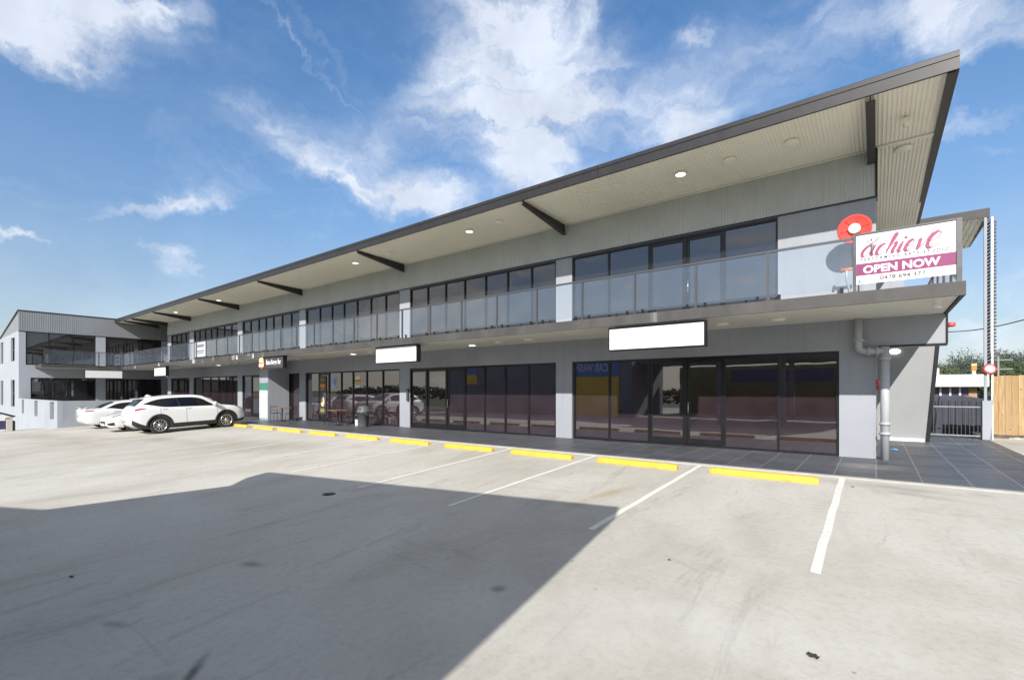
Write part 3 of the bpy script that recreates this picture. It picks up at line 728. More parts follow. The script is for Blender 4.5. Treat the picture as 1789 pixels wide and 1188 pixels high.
b = MB(); c0 = SP_(.045, .945); b.box(c0.x-.032, c0.x+.032, YN-.012, YN-.009, c0.z-.036, c0.z+.036); b.build('social_badge', M['fbblue'], t)
letters('lettering', 'f', .085, (c0.x+.008, YN-.0145, c0.z-.034), M['white'], t, bold=.003)
c0 = SP_(.958, .905); b = MB()
b.box(c0.x-.034, c0.x+.034, YN-.012, YN-.009, c0.z-.034, c0.z+.034); b.build('social_badge', M['pink'], t)
b = MB(); b.lathe((c0.x, YN-.013, c0.z), [(.012, .002), (.017, .002), (.017, 0), (.012, 0)], 16, (0, -1, 0)); b.build('badge_ring', M['white'], t)

# poster in an upper window
p = at(340.5, 598, F+.0); q = at(358, 622, F)
t = tag(MB().box(p.x, q.x, F+.03, F+.04, q.z, p.z).build('window_poster', M['white']), 'white window poster with grey print at an upper window on the left', 'poster')
for k, (f0, f1, g0, g1) in enumerate(((.15, .85, .62, .80), (.12, .88, .33, .42), (.2, .8, .2, .27))):
    W_, HH = q.x-p.x, p.z-q.z
    MB().box(p.x+f0*W_, p.x+f1*W_, F+.022, F+.029, q.z+g0*HH, q.z+g1*HH).build('print', M['inkgrey'], t)

# ------------------------------------------------------------------ cafe things on the walkway
def decal(t_name, label, c, r, kind):
    t = thing(t_name, label, 'window sticker', c); y = c.y
    if kind == 'burger':
        b = MB(); b.prism([(c.x+r*cos(a*pi/10), y, c.z+.15*r+.8*r*sin(a*pi/10)) for a in range(11)], (0, .004, 0)); b.build('bun_top', M['cream'], t)
        b = MB(); b.box(c.x-r, c.x+r, y, y+.004, c.z-.25*r, c.z+.08*r); b.build('filling', M['greenleaf'], t)
        b = MB(); b.box(c.x-.95*r, c.x+.95*r, y, y+.004, c.z-.7*r, c.z-.33*r); b.build('bun_base', M['orange'], t)
        b = MB(); b.box(c.x-.9*r, c.x+.9*r, y, y+.004, c.z-1.5*r, c.z-1.2*r); b.build('caption_bar', M['white'], t)
    else:
        b = MB(); b.prism([(c.x+r*cos(a*pi/12), y, c.z+1.35*r*sin(a*pi/12)) for a in range(24)], (0, .004, 0)); b.build('oval', M['paleblue'], t)
        b = MB(); b.prism([(c.x+.2*r+.45*r*cos(a*pi/8), y-.004, c.z+.85*r*sin(a*pi/8)) for a in range(16)], (0, .003, 0)); b.build('emblem', M['fbblue'], t)
M['polegrey'] = mat('weathered_pole', (.26, .25, .235), .8, var=.15)
M['greenleaf'] = mat('green_vinyl', (.10, .30, .06), .5, var=.15)
M['paleblue'] = mat('pale_blue_vinyl', (.45, .52, .66), .5, var=.1)
M['olive'] = mat('olive_print', (.25, .24, .06), .5, var=.3, scale=4)
c = at(625, 664, F+.085); decal('window_sticker', 'burger shaped sticker on the cafe window beside the grey bin', c, .24, 'burger')
c = at(584, 668, F+.085); decal('window_sticker', 'pale blue oval sticker on the cafe window near its door', c, .26, 'oval')
# tall dark menu poster
p = at(557.5, 655, F+.085); q = at(571.5, 742, F+.085)
t = thing('menu_poster', 'tall dark poster with burger pictures at the cafe entrance', 'poster', (p.x, F+.08, q.z))
b = MB(); b.box(p.x+.06, q.x-.06, F+.060, F+.068, .30, 2.42); b.build('sheet', M['signdark'], t)
W_ = q.x-p.x; cxm = (p.x+q.x)/2
for (cz, rr, mm) in ((2.20, .22, 'olive'), (1.88, .26, 'orange'), (1.70, .22, 'olive'), (1.0, .17, 'cream'), (.52, .25, 'olive')):
    b = MB(); b.prism([(cxm+rr*cos(a*pi/8), F+.056, cz+rr*(.45 if mm != 'cream' else 1.6)*sin(a*pi/8)) for a in range(16)], (0, .003, 0)); b.build('burger_picture', M[mm], t)
def cafe_table(x, y, label):
    z = pav(x); t = thing('cafe_table', label, 'table', (x, y, z))
    b = MB(); b.box(x-.36, x+.36, y-.34, y+.34, z+.715, z+.745); b.build('table_top', M['timber'], t, .01)
    b = MB(); b.lathe((x, y, z), [(.0001, .0), (.24, .0), (.24, .015), (.05, .04), (.032, .06), (.032, .70), (.12, .714), (.0001, .714)], 16); b.build('pedestal', M['frame'], t)
def cafe_chair(x, y, rz, label):
    z = pav(x); t = thing('cafe_chair', label, 'chair', (x, y, z), rz)
    s = MB(); s.box(-.20, .20, -.20, .20, .43, .46); s.build('seat', M['blackplastic'], t, .012, local=True)
    k = MB()
    k.tube([(-.19, .20, .46), (-.19, .25, .84), (.19, .25, .84), (.19, .20, .46)], .012, 6)
    for zz in (.60, .70, .78): k.tube([(-.19, .20+.05*(zz-.46)/.38, zz), (.19, .20+.05*(zz-.46)/.38, zz)], .010, 6)
    k.build('backrest', M['frame'], t, local=True)
    for sx_ in (-1, 1):
        for sy in (-1, 1):
            l = MB(); l.tube([(sx_*.18, sy*.18, .43), (sx_*.21, sy*.22, 0)], .012, 6); l.build('leg', M['frame'], t, local=True)
def on_walk(u, v):
    d = ray(u, v); z = 0
    for _ in range(8):
        tt = (z-H)/d.z; z = pav(d.x*tt)
    return d.x*tt, d.y*tt
def on_y(u, Y): return fx(u, Y)
YT1 = 13.15
xT1, xT2 = on_y(590.5, YT1), on_y(493, YT1)
cafe_table(xT1, YT1, 'reddish timber cafe table with black pedestal beside the grey bin')
cafe_table(xT2, YT1, 'reddish timber cafe table between the pale pillar and the mint entry pier')
cafe_chair(xT1-.72, YT1+.05, R(90), 'black cafe chair left of the table by the cafe door')
cafe_chair(xT1+.74, YT1+.1, R(-90), 'black cafe chair between the cafe table and the grey bin')
cafe_chair(xT2-.74, YT1+.0, R(90), 'black cafe chair closest to the mint entry pier')
cafe_chair(xT2+.76, YT1+.1, R(-90), 'black cafe chair beside the pale pillar left of the cafe door')
# grey bin
xb_, yb_ = on_y(635, 13.3), 13.3; zb_ = pav(xb_)
t = thing('rubbish_bin', 'round grey rubbish bin with domed lid standing outside the cafe window', 'bin', (xb_, yb_, zb_))
b = MB(); b.lathe((xb_, yb_, zb_), [(.0001, 0), (.215, 0), (.225, .02), (.275, .64), (.30, .645), (.30, .70), (.285, .70)], 28); b.build('bin_body', M['plastic'], t)
b = MB(); b.lathe((xb_, yb_, zb_), [(.315, .69), (.315, .73), (.29, .76), (.25, .90), (.17, .97), (.0001, .985)], 28); b.build('lid', M['plastic'], t)
for s in (-1, 1):
    b = MB(); b.tube([(xb_+s*.27, yb_-.10, zb_+.62), (xb_+s*.36, yb_-.09, zb_+.58), (xb_+s*.36, yb_+.09, zb_+.58), (xb_+s*.27, yb_+.10, zb_+.62)], .02, 8); b.build('bin_handle', M['plastic'], t)
b = MB(); b.box(xb_-.13, xb_+.13, yb_-.262, yb_-.24, zb_+.78, zb_+.86); b.build('flap', M['blackplastic'], t)
xx = on_y(623.5, 13.5)
o = MB().box(xx-.09, xx+.09, 13.45, 13.58, pav(xx), pav(xx)+.30).build('white_tub', M['white'], None, .02); tag(o, 'small white tub on the walkway just left of the grey bin', 'tub')
# meter box on a pillar
o = MB().box(-17.02, -16.90, F-.09, F-.003, 1.15, 1.70).build('meter_box', M['rail'], None, .008); tag(o, 'narrow grey box fixed on the pillar beside the middle shopfront', 'box')

# ------------------------------------------------------------------ wheel stops and bay lines
BAY = 1.545*H; XK0 = -1.07*H
ords = ['nearest the corner, in the first bay from the right', 'in the second bay from the right', 'in the third bay from the right', 'in the fourth bay from the right',
        'in the fifth bay from the right', 'in the sixth bay from the right', 'in the fourth bay right of the parked SUV', 'in the third bay right of the parked SUV', 'in the second bay right of the parked SUV', 'in the bay beside the parked SUV', 'partly hidden by the nose of the parked SUV', 'behind the small white car', 'one bay further left than the small white car']
us_l = [1235, 1038, 887, 770, 675, 597, 532, 480]; us_r = [1435, 1187, 1002, 864, 752, 664, 591, 528]
proto = None
def stop_mesh():
    b = MB(); L, w0, w1, h = .95, .085, .055, .115
    pr_ = [(-w0, 0), (-w0, .02), (-w1, h-.012), (-w1+.012, h), (w1-.012, h), (w1, h-.012), (w0, .02), (w0, 0)]
    ys_ = [(-L, .8), (-L+.05, 1), (L-.05, 1), (L, .8)]
    vs = [(x, y*k, z*(k if z > .05 else 1)) for (x, k) in ys_ for (y, z) in pr_]; n = len(pr_)
    fs = [(i*n+j, (i+1)*n+j, (i+1)*n+(j+1) % n, i*n+(j+1) % n) for i in range(3) for j in range(n)]
    fs += [tuple(range(n-1, -1, -1))[::-1], tuple(range(3*n, 4*n))[::-1]]
    return b.add(vs, fs)
YST = 10.28
for i in range(13):
    x = XK0-i*BAY
    if i < 8:
        gl_, gr_ = ground_at(us_l[i], 681+1), None
        z = lotz(x, YST)
        # centre from the two measured ends on the row line
        def onrow(u): return fx(u, YST-.08)
        x = (onrow(us_l[i])+onrow(us_r[i]))/2
    if proto is None:
        proto = stop_mesh().build('wheel_stop', M['stop']); o = proto
    else: o = copy_tree(proto)
    o.location = (x, YST, lotz(x, YST)+.001); o.rotation_euler = (R(2.5), 0, random.uniform(-.012, .012))
    tag(o, 'yellow concrete wheel stop '+ords[i], 'wheel stop', 'yellow wheel stops along the walkway')
    STOPX = globals().setdefault('STOPX', []); STOPX.append(x)
def line_strip(name, x0, y0, x1, y1, wd):
    n = max(2, int(abs(y1-y0)*2)); mb = MB(); vs = []
    for k in range(n+1):
        f = k/n; x, y_ = x0+(x1-x0)*f, y0+(y1-y0)*f; j = .006*sin(k*2.1)
        vs += [(x-wd/2+j, y_, lotz(x, y_)+.005), (x+wd/2+j, y_, lotz(x, y_)+.005)]
    mb.add(vs, [(2*k, 2*k+1, 2*k+3, 2*k+2) for k in range(n)])
    return struct(mb.build(name, M['line']))
ends = [((1473, 831), (1423, 1002)), ((1228, 811), (1032, 925)), ((1035, 798), (783, 884)), ((870, 789), (625, 852)), ((753, 777), (508, 825)), ((660, 768), (440, 806)), ((594, 757), (375, 792))]
for (a, b_) in ends:
    ga, gb = ground_at(*a), ground_at(*b_)
    line_strip('parking_line', ga.x, KERB-.05, gb.x, gb.y, .098)
for i in range(7, 13):
    x = XK0+.763*H-(i)*BAY-.2; line_strip('parking_line', x, KERB-.05, x, 5.7, .09)

# ------------------------------------------------------------------ small things on the lot
ga = ground_at(575, 863)
o = MB().lathe(ga, [(.0001, .009), (.10, .009), (.12, .007), (.12, .0)], 24).build('drain_cover', M['frame']); tag(o, 'round dark drain cover set in the shaded concrete', 'drain cover')
ga = ground_at(1421, 1149); mb = MB(); rr = random.Random(3)
vs = [(ga.x+.060*(k/6-.5)*1.3+rr.uniform(-.01, .01), ga.y-.012*(k/6-.5)+s*.030*sin(pi*(k+.4)/7)+rr.uniform(-.006, .006), ga.z+.01+.018*abs(sin(k*1.3))) for k in range(7) for s in (-1, 1)]
mb.add(vs, [(2*k, 2*k+1, 2*k+3, 2*k+2) for k in range(6)]); o = mb.build('dry_leaf', M['leafdark']); tag(o, 'curled dark dry leaf lying alone on the sunlit concrete', 'leaf')
for (u, v, s, lab) in ((1330, 835, .05, 'small dark leaf beside the first yellow wheel stop'), (1489, 851, .05, 'dark scrap of leaf near the end bay line'), (125, 1008, .035, 'tiny dark pebble in the shadow on the left'), (1169, 979, .022, 'tiny dark crumb on the sunlit concrete between bay lines')):
    ga = ground_at(u, v); mb = MB(); rr = random.Random(int(u))
    vs = [(ga.x+s*cos(a*pi/3)*rr.uniform(.5, 1.2), ga.y+.6*s*sin(a*pi/3)*rr.uniform(.5, 1.2), ga.z+.008+rr.uniform(0, .01)) for a in range(6)]+[(ga.x, ga.y, ga.z+.022)]
    mb.add(vs, [(a, (a+1) % 6, 6) for a in range(6)]); o = mb.build('leaf_litter' if s > .04 else 'pebble', M['leafdark']); tag(o, lab, 'leaf' if s > .04 else 'pebble')
xx, yy = on_walk(1562, 787)
mb = MB(); rr = random.Random(5)
vs = [(xx+.12*cos(a*pi/4)*rr.uniform(.5, 1), yy+.10*sin(a*pi/4)*rr.uniform(.5, 1), .01+rr.uniform(0, .03)) for a in range(8)]+[(xx, yy, .07)]
mb.add(vs, [(a, (a+1) % 8, 8) for a in range(8)]); o = mb.build('litter', M['fbblue']); tag(o, 'crumpled blue wrapper on the dark pavers near the downpipe', 'litter')

# ------------------------------------------------------------------ downpipe, hose reel, alarms by the corner
t = thing('downpipe', 'thick grey downpipe stepping round the corner pillar to the ground', 'pipe', (.10, F+.15, 0))
yp = F-.14; xv = .165; rp = .088
p0 = at(1500, 560, yp); zh = at(1520, 614, yp).z
b = MB(); b.tube([(p0.x, yp, ZS0), (p0.x, yp, zh+.12), (p0.x+.035, yp, zh+.035), (p0.x+.12, yp, zh), (xv-.05, yp, zh), (xv, yp, zh)], rp*.92, 16); b.build('upper_pipe', M['pipe'], t)
b = MB(); b.tube([(xv, yp, zh+.10), (xv, yp, -.0)], rp, 18); b.build('lower_pipe', M['pipe'], t)
b = MB()
for (p_, ax, r_) in (((p0.x, yp, zh+.28), (0, 0, 1), 1.22), ((p0.x+.20, yp, zh), (1, 0, 0), 1.22), ((xv-.14, yp, zh), (1, 0, 0), 1.22), ((xv, yp, zh-.18), (0, 0, 1), 1.22), ((xv, yp, .62), (0, 0, 1), 1.3), ((xv, yp, .85), (0, 0, 1), 1.22)):
    b.lathe(Vector(p_)-Vector(ax)*.03, [(rp*.9, 0), (rp*r_, 0), (rp*r_, .06), (rp*.9, .06)], 18, ax)
b.build('pipe_collar', M['pipe'], t)
b = MB()
for zz in (zh+.25, zh+.06): b.tube([(p0.x-.14, yp, zz), (p0.x+.14, yp, zz)], .012, 6)
b.build('pipe_bracket', M['metal'], t)
def wpt(u, v, Y): return at(u, v, Y)
t = thing('fire_hose_reel', 'red fire hose reel with white hub beside the balcony banner', 'hose reel', (0, F, 5))
M['darkred'] = mat('dark_red_enamel', (.30, .02, .02), .5, var=.1)
pc = at(1492.5, 399, 8.2*H); pc.y = 8.2*H
b = MB(); b.lathe(pc+Vector((0, .09, 0)), [(.06, 0), (.325, 0), (.335, .01), (.335, .028), (.325, .036), (.29, .036), (.28, .028), (.12, .022), (.06, .022)], 36, (0, -1, 0))
b.build('drum', M['reelred'], t)
b = MB(); b.lathe(pc+Vector((0, .04, 0)), [(.0001, .03), (.10, .03), (.12, .015), (.12, -.03)], 28, (0, -1, 0)); b.build('hub', M['white'], t)
b = MB()
for k in range(6):
    a = k*pi/3+.2; b.tube([pc+Vector((.12*cos(a), .066, .12*sin(a))), pc+Vector((.28*cos(a), .062, .28*sin(a)))], .007, 6)
b.build('spoke', M['darkred'], t)
b = MB(); b.tube([pc+Vector((0, .12, 0)), (pc.x, F-.06, pc.z-.0)], .04, 10); b.tube([(pc.x+.10, F-.06, ZS1+.01), (pc.x+.10, F-.06, pc.z+.5)], .035, 10); b.build('bracket', M['pipe'], t)
b = MB(); b.lathe(pc+Vector((0, .17, 0)), [(.15, 0), (.31, 0), (.31, .075), (.15, .075)], 28, (0, -1, 0)); b.build('hose', M['blackplastic'], t)
pvv = at(1481, 471, F-.5)
t = thing('valve', 'red and brass valve standing below the fire hose reel', 'valve', pvv)
b = MB(); b.tube([pvv+Vector((-.10, 0, 0)), pvv+Vector((.16, 0, 0))], .035, 12); b.build('outlet', M['orange'], t)
b = MB(); b.tube([pvv+Vector((-.02, 0, 0)), (pvv.x-.02, pvv.y, pvv.z-.2), (pvv.x+.10, F-.2, ZS1)], .028, 10); b.build('riser', M['pipe'], t)
b = MB(); b.lathe(pvv+Vector((-.13, 0, 0)), [(.02, 0), (.075, 0), (.075, .02), (.02, .02)], 16, (1, 0, 0)); b.build('hand_wheel', M['red'], t)
b = MB(); b.lathe(pvv+Vector((.17, 0, 0)), [(.045, 0), (.045, .07), (.0001, .07)], 14, (1, 0, 0)); b.build('cap', M['white'], t)
pa = at(1665.5, 567, F+.1)
t = thing('alarm_beacon', 'red alarm beacon sticking out from the end of the hung beam', 'alarm', pa)
b = MB(); b.lathe((XS1+.007, F+.1, pa.z), [(.0001, 0), (.055, 0), (.055, .04)], 16, (1, 0, 0)); b.build('base', M['red'], t)
b = MB(); b.lathe((XS1+.047, F+.1, pa.z), [(.05, 0), (.05, .06), (.035, .09), (.0001, .10)], 16, (1, 0, 0)); b.build('dome', M['red'], t)
pa = at(1531, 671, F+.5)
t = thing('fire_alarm', 'small red fire alarm pair on the conduit behind the downpipe', 'alarm', pa)
b = MB(); b.lathe(pa+Vector((0, 0, .05)), [(.0001, .10), (.055, .09), (.07, .05), (.07, 0), (.0001, 0)], 16, (0, -1, 0)); b.build('bell', M['red'], t)
b = MB(); b.box(pa.x-.06, pa.x+.06, pa.y-.03, pa.y+.04, pa.z-.14, pa.z-.04); b.build('call_point', M['red'], t, .008)
b = MB(); b.tube([(pa.x, pa.y+.05, -.0), (pa.x, pa.y+.05, ZS0)], .016, 8); b.tube([(pa.x-.06, pa.y+.06, .0), (pa.x-.06, pa.y+.06, ZS0)], .012, 8); b.build('conduit', M['beige'], t)

# ------------------------------------------------------------------ right edge: louvred mast, gate, fence, rear roof
XM, YM = 1.80*H, 13.45*H
t = thing('louvre_mast', 'tall narrow mast of pale louvre blades between two posts beside the timber fence', 'mast', (XM, YM, 0))
pL, pR = at(1722.5, 700, YM), at(1735, 700, YM); zt = at(1728, 380, YM).z
b = MB(); b.box(pL.x-.05, pL.x+.02, YM-.05, YM+.05, 0, zt); b.build('post', M['wall'], t)
b = MB(); b.box(pR.x-.045, pR.x-.0, YM-.05, YM+.05, 0, zt); b.build('post', M['whitepaint'], t)
z = 2.35; zi = 0
bl = MB(); bd = MB()
while z < zt-.1:
    bl.prism([(pL.x+.03, YM-.06, z), (pR.x-.055, YM-.06, z+.09), (pR.x-.055, YM-.06, z+.105), (pL.x+.03, YM-.06, z+.015)], (0, .16, 0))
    bd.box(pR.x+.03, pR.x+.075, YM-.04, YM+.10, z, z+.055); z += .115
bl.build('louvre_blades', M['wall_wing'], t); bd.build('louvre_ends', M['darkfence'], t)
b = MB(); b.box(pL.x+.03, pR.x-.055, YM+.11, YM+.13, 2.3, zt); b.build('backing', M['darkfence'], t)
b = MB(); b.box(pR.x+.001, pR.x+.029, YM-.03, YM+.08, 2.3, zt-.05); b.build('edge_strip', M['rail'], t)
pc = at(1729, 645, YM-.12)
t = thing('round_sign', 'small white disc with a red rim on the louvre mast', 'sign', pc)
b = MB(); b.lathe(pc+Vector((0, .05, 0)), [(.0001, 0), (.17, 0), (.17, .05), (.125, .06)], 28, (0, -1, 0)); b.build('rim', M['red'], t)
b = MB(); b.lathe(pc+Vector((0, -.0, 0)), [(.125, .0), (.125, .014), (.0001, .022)], 28, (0, -1, 0)); b.build('disc', M['white'], t)
YG_ = 13.35*H
gx0, gx1 = at(1624, 740, YG_).x, at(1716, 740, YG_).x; zt_, zl_ = at(1670, 710.5, YG_).z, at(1670, 760, YG_).z
t = thing('steel_gate', 'grey steel gate of thin upright bars beside the recessed entry wall', 'gate', ((gx0+gx1)/2, YG_, 0))
b = MB(); b.box(gx0, gx1, YG_-.02, YG_+.02, zt_-.02, zt_+.02); b.box(gx0, gx1, YG_-.02, YG_+.02, zl_-.02, zl_+.02); b.box(gx0-.04, gx0-.001, YG_-.02, YG_+.02, .02, zt_+.02); b.build('gate_frame', M['metal'], t)
b = MB(); n = 13
for k in range(1, n): x = gx0+(gx1-gx0)*k/n; b.box(x-.008, x+.008, YG_-.008, YG_+.008, zl_+.02, zt_-.02)
b.build('bars', M['rail'], t)
gx = at(1716, 740, YG_-.1).x; gx2 = at(1733, 740, YG_-.1).x
o = MB().box(gx, gx2, YG_-.15, YG_+.2, -.05, at(1724, 700, YG_-.1).z).build('gate_pier', M['wall_wing']); tag(o, 'short grey rendered pier between the steel gate and timber fence', 'pier')
# dark steel fence behind the gate
YDF = 15.6*H
t = thing('steel_fence', 'dark blue ribbed steel fence seen through the gate', 'fence', (2, YDF, 0))
pA, pB, pC, pD = at(1624, 692, YDF), at(1665, 692, YDF), at(1681, 691, YDF), at(1719, 699, YDF)
b = MB(); b.prism([(pA.x-.5, YDF+.05, -.3), (pC.x, YDF+.05, -.3), (pC.x, YDF+.05, pC.z), (pA.x-.5, YDF+.05, pA.z)], (0, .05, 0))
b.prism([(pC.x+.002, YDF+.04, -.3), (pD.x+.6, YDF+.04, -.3), (pD.x+.6, YDF+.04, pD.z-.05), (pC.x+.002, YDF+.04, pC.z)], (0, .05, 0)); b.build('panel', M['darkfence'], t)
corrugated('ribbed_sheet', M['darkfence'], t, (pA.x-.5, YDF+.03, -.3), (1, 0, 0), (0, 0, 1), pD.x-pA.x+1.0, pD.z+.25, .20, .03, (0, -1, 0))
b = MB(); b.box(pA.x-.5, pC.x-.05, YDF-.02, YDF+.02, .12, .16); b.build('lower_rail', M['rail'], t)
# timber paling fence
def paling_mat():
    m, nt, p = _new('weathered_pine_paling'); co = objco(nt)
    info = nt.nodes.new('ShaderNodeNewGeometry'); 
    n = noise_(nt, co, 3, 6, .7, (6, 6, .5), .5); n2 = noise_(nt, co, 1.2, 3, .5, (3.7, 3.7, .15))
    c = mixc(nt, ramp(nt, n, [(.36, 0), (.62, 1)]), (.27, .165, .07), (.56, .385, .19))
    c = mixc(nt, ramp(nt, n2, [(.4, 0), (.65, .6)]), c, (.60, .45, .27))
    c = mixc(nt, mth(nt, 'MULTIPLY', info.outputs['Random Per Island'], .7), c, (.33, .205, .10))
    kn = N(nt, 'ShaderNodeTexVoronoi', i_Scale=3.1); nt.links.new(co, kn.inputs['Vector'])
    c = mixc(nt, ramp(nt, kn.outputs['Distance'], [(.05, .8), (.10, 0)]), c, (.16, .08, .03))
    nt.links.new(c, p.inputs['Base Color']); p.inputs['Roughness'].default_value = .8; return m
M['paling'] = paling_mat()
YF_ = 13.9*H; zft = at(1760, 656, YF_).z; x = at(1733.5, 700, YF_).x
t = thing('timber_fence', 'tall pale timber paling fence at the right edge', 'fence', (x+2, YF_, 0))
b = MB(); rr = random.Random(9); k = 0
while x < 12:
    wd = .15+rr.uniform(-.012, .012); b.box(x+.005, x+wd-.002, YF_+(k % 2)*.006, YF_+.022+(k % 2)*.006, .13+rr.uniform(-.015, .015), zft+rr.uniform(-.025, .02)); x += wd; k += 1
b.build('palings', M['paling'], t)
b = MB()
for zz in (.4, 1.05, 1.75): b.box(XM+.2, 12, YF_+.04, YF_+.09, zz, zz+.08)
b.build('rail', M['paling'], t)
b = MB(); b.box(XM+.15, 12, YF_+.032, YF_+.06, .0, .10); b.build('plinth', M['trunk'], t)
t = MB(); rr = random.Random(4)
for k in range(7):
    xx = at(1766+4*k, 765, YF_-.15).x; s = rr.uniform(.03, .06)
    o = None
    rk = MB(); vs = [(xx+s*1.4*cos(a*pi/3)*rr.uniform(.7, 1.1), YF_-.12+s*sin(a*pi/3)*rr.uniform(.7, 1.1), .004) for a in range(6)]+[(xx+s*.7*cos(a*pi/3+.3), YF_-.12+s*.5*sin(a*pi/3+.3), s*1.1) for a in range(6)]
    rk.add(vs, [(a, (a+1) % 6, 6+(a+1) % 6, 6+a) for a in range(6)]+[tuple(range(6, 12))])
    o = rk.build('rubble', M['brickred'] if k in (3, 4) and 'brickred' in M else M['conc_light'])
    tag(o, 'small pale lump of rubble at the foot of the timber fence', 'rubble', 'rubble lumps under the timber fence')
# rear roof with ribbed soffit
YRR = 13.6*H; RX0 = .5*H; RX1 = at(1729.5, 370, YRR).x; zr1 = at(1729, 363, YRR).z; zr0 = at(1728, 379, YRR).z; YRE = 16.2*H
t = thing('neighbour_building', 'rear part of the building whose charcoal edged roof shows behind the banner', 'building', (RX0, YRR+4, 0))
b = MB(); b.box(RX0, RX1, YRR, YRR+.05, zr0, zr1); b.box(RX1-.05, RX1, YRR+.052, YRE, zr0, zr1); b.build('fascia', M['fascia'], t)
corrugated('soffit', M['soffit'], t, (RX0, YRR+.06, zr0+.10), (1, 0, 0), (0, YRE-YRR-.1, -.12), RX1-RX0-.06, YRE-YRR-.1, .15, .02, (0, 0, -1))
b = MB(); b.box(RX0, RX1-.06, YRR+.06, YRE, zr1-.06, zr1-.02); b.build('roof', M['clad'], t)
b = MB(); b.box(-6, RX0+.0, YRR+.5, YRE, -.3, zr0+.05); b.build('wall', M['wall'], t)

# ------------------------------------------------------------------ far right background
YBK = 52.0
pA, pB = at(1560, 656, YBK), at(1722, 656, YBK); zt_ = pA.z; zm = at(1640, 675.5, YBK).z; zl = at(1640, 693, YBK).z-3
t = thing('low_shop', 'low white fronted shop with purple tinted windows beyond the gate', 'building', ((pA.x+pB.x)/2, YBK+4, -3))
b = MB(); b.box(pA.x, pB.x+.2, YBK, YBK+8, zm, zt_); b.build('white_fascia', M['whitewall'], t)
b = MB(); xg = at(1695, 680, YBK).x; xh = at(1710, 680, YBK).x; b.box(xg, xh, YBK+.8, YBK+6, zl-3, zm); b.build('brick_pier', M['brick'], t)
M['purpleglass'] = mat('purple_tinted_window', (.06, .05, .13), .15, var=.2)
b = MB(); b.box(pA.x, xg, YBK+.9, YBK+1, zl-3, zm); b.build('window', M['purpleglass'], t)
b = MB()
for u in (1615, 1629.5, 1643, 1660, 1677): x = at(u, 680, YBK+.85).x; b.box(x-.06, x+.06, YBK+.8, YBK+.88, zl-3, zm)
b.build('mullion', M['whitepaint'], t)
b = MB(); b.box(pA.x, xh, YBK+.7, YBK+1.2, zl-3, at(1640, 690, YBK+.7).z-.05); b.build('sill_wall', M['brick'], t)
YP = 70.0; pA = at(1701, 640, YP)
t = thing('pylon_sign', 'distant roadside pylon sign in orange and cream', 'sign', (pA.x, YP, -5))
z0, z1, z2 = at(1700, 647, YP).z, at(1700, 639, YP).z, at(1700, 635.5, YP).z; x0, x1 = at(1697, 640, YP).x, at(1706, 640, YP).x
b = MB(); b.box(x0, x1, YP-.15, YP+.15, z0, z1-.03); b.build('orange_panel', M['orange'], t)
b = MB(); b.box(x0, x1, YP-.15, YP+.15, z1, z2); b.build('cream_panel', M['cream'], t)
b = MB(); b.box((x0+x1)/2-.15, (x0+x1)/2+.15, YP-.1, YP+.1, -6, z0-.01); b.build('post', M['beige'], t)
YP = 60.0; pA = at(1744, 640, YP)
t = thing('power_pole', 'timber power pole with cross arms rising above the fence', 'pole', (pA.x, YP, -5))
b = MB(); b.tube([(pA.x, YP, -6), (pA.x, YP, at(1744, 622, YP).z)], .07, 8); b.build('pole', M['polegrey'], t)
b = MB()
for v in (629, 645): z = at(1744, v, YP).z; b.box(pA.x-.7, pA.x+.9, YP-.05, YP+.05, z-.05, z+.05)
b.build('cross_arm', M['polegrey'], t)
YP = 58; x0, x1 = at(1630, 650, YP).x, at(1641, 650, YP).x; zc = at(1635, 643, YP).z
t = thing('roof_tank', 'pair of white tanks above the low white fronted shop', 'tank', ((x0+x1)/2, YP, zc-2))
for k in (0, 1):
    xc = x0+(x1-x0)*(.25+.5*k); b = MB(); b.lathe((xc, YP, -4), [((x1-x0)*.24, 0), ((x1-x0)*.24, zc+4-.1-(.3 if k == 0 else 0)), (.0001, zc+4-(.3 if k == 0 else 0))], 16); b.build('tank', M['whitewall'], t)
b = MB(); a0, a1 = at(1655, 580, 26), at(1800, 556, 21); pts = [a0.lerp(a1, k/12)+Vector((0, 0, -.10*sin(pi*k/12))) for k in range(13)]
a2 = a0+(a0-a1)*1.2; pts = [a2]+pts+[a1+(a1-a0)*1.5]
o = b.tube(pts, .017, 6).build('power_line', M['frame']); tag(o, 'single dark overhead cable crossing behind the louvre mast', 'cable')

# trees on the hill
def leaf_mat(name, a, b_):
    m, nt, p = _new(name); info = nt.nodes.new('ShaderNodeNewGeometry')
    c = mixc(nt, info.outputs['Random Per Island'], a, b_)
    nt.links.new(c, p.inputs['Base Color']); p.inputs['Roughness'].default_value = .65; p.inputs['Specular IOR Level'].default_value = .2
    tl = nt.nodes.new('ShaderNodeBsdfTranslucent'); nt.links.new(c, tl.inputs[0]); ms = nt.nodes.new('ShaderNodeMixShader'); ms.inputs[0].default_value = .45
    nt.links.new(p.outputs[0], ms.inputs[1]); nt.links.new(tl.outputs[0], ms.inputs[2]); nt.links.new(ms.outputs[0], nt.nodes['Material Output'].inputs[0]); return m
LM = [leaf_mat('eucalypt_leaf', (.125, .150, .120), (.215, .245, .19)), leaf_mat('fig_leaf', (.085, .115, .09), (.155, .19, .135)), leaf_mat('pale_leaf', (.14, .18, .105), (.22, .27, .15))]  # leaf tones greyed and lightened to stand in for distance haze
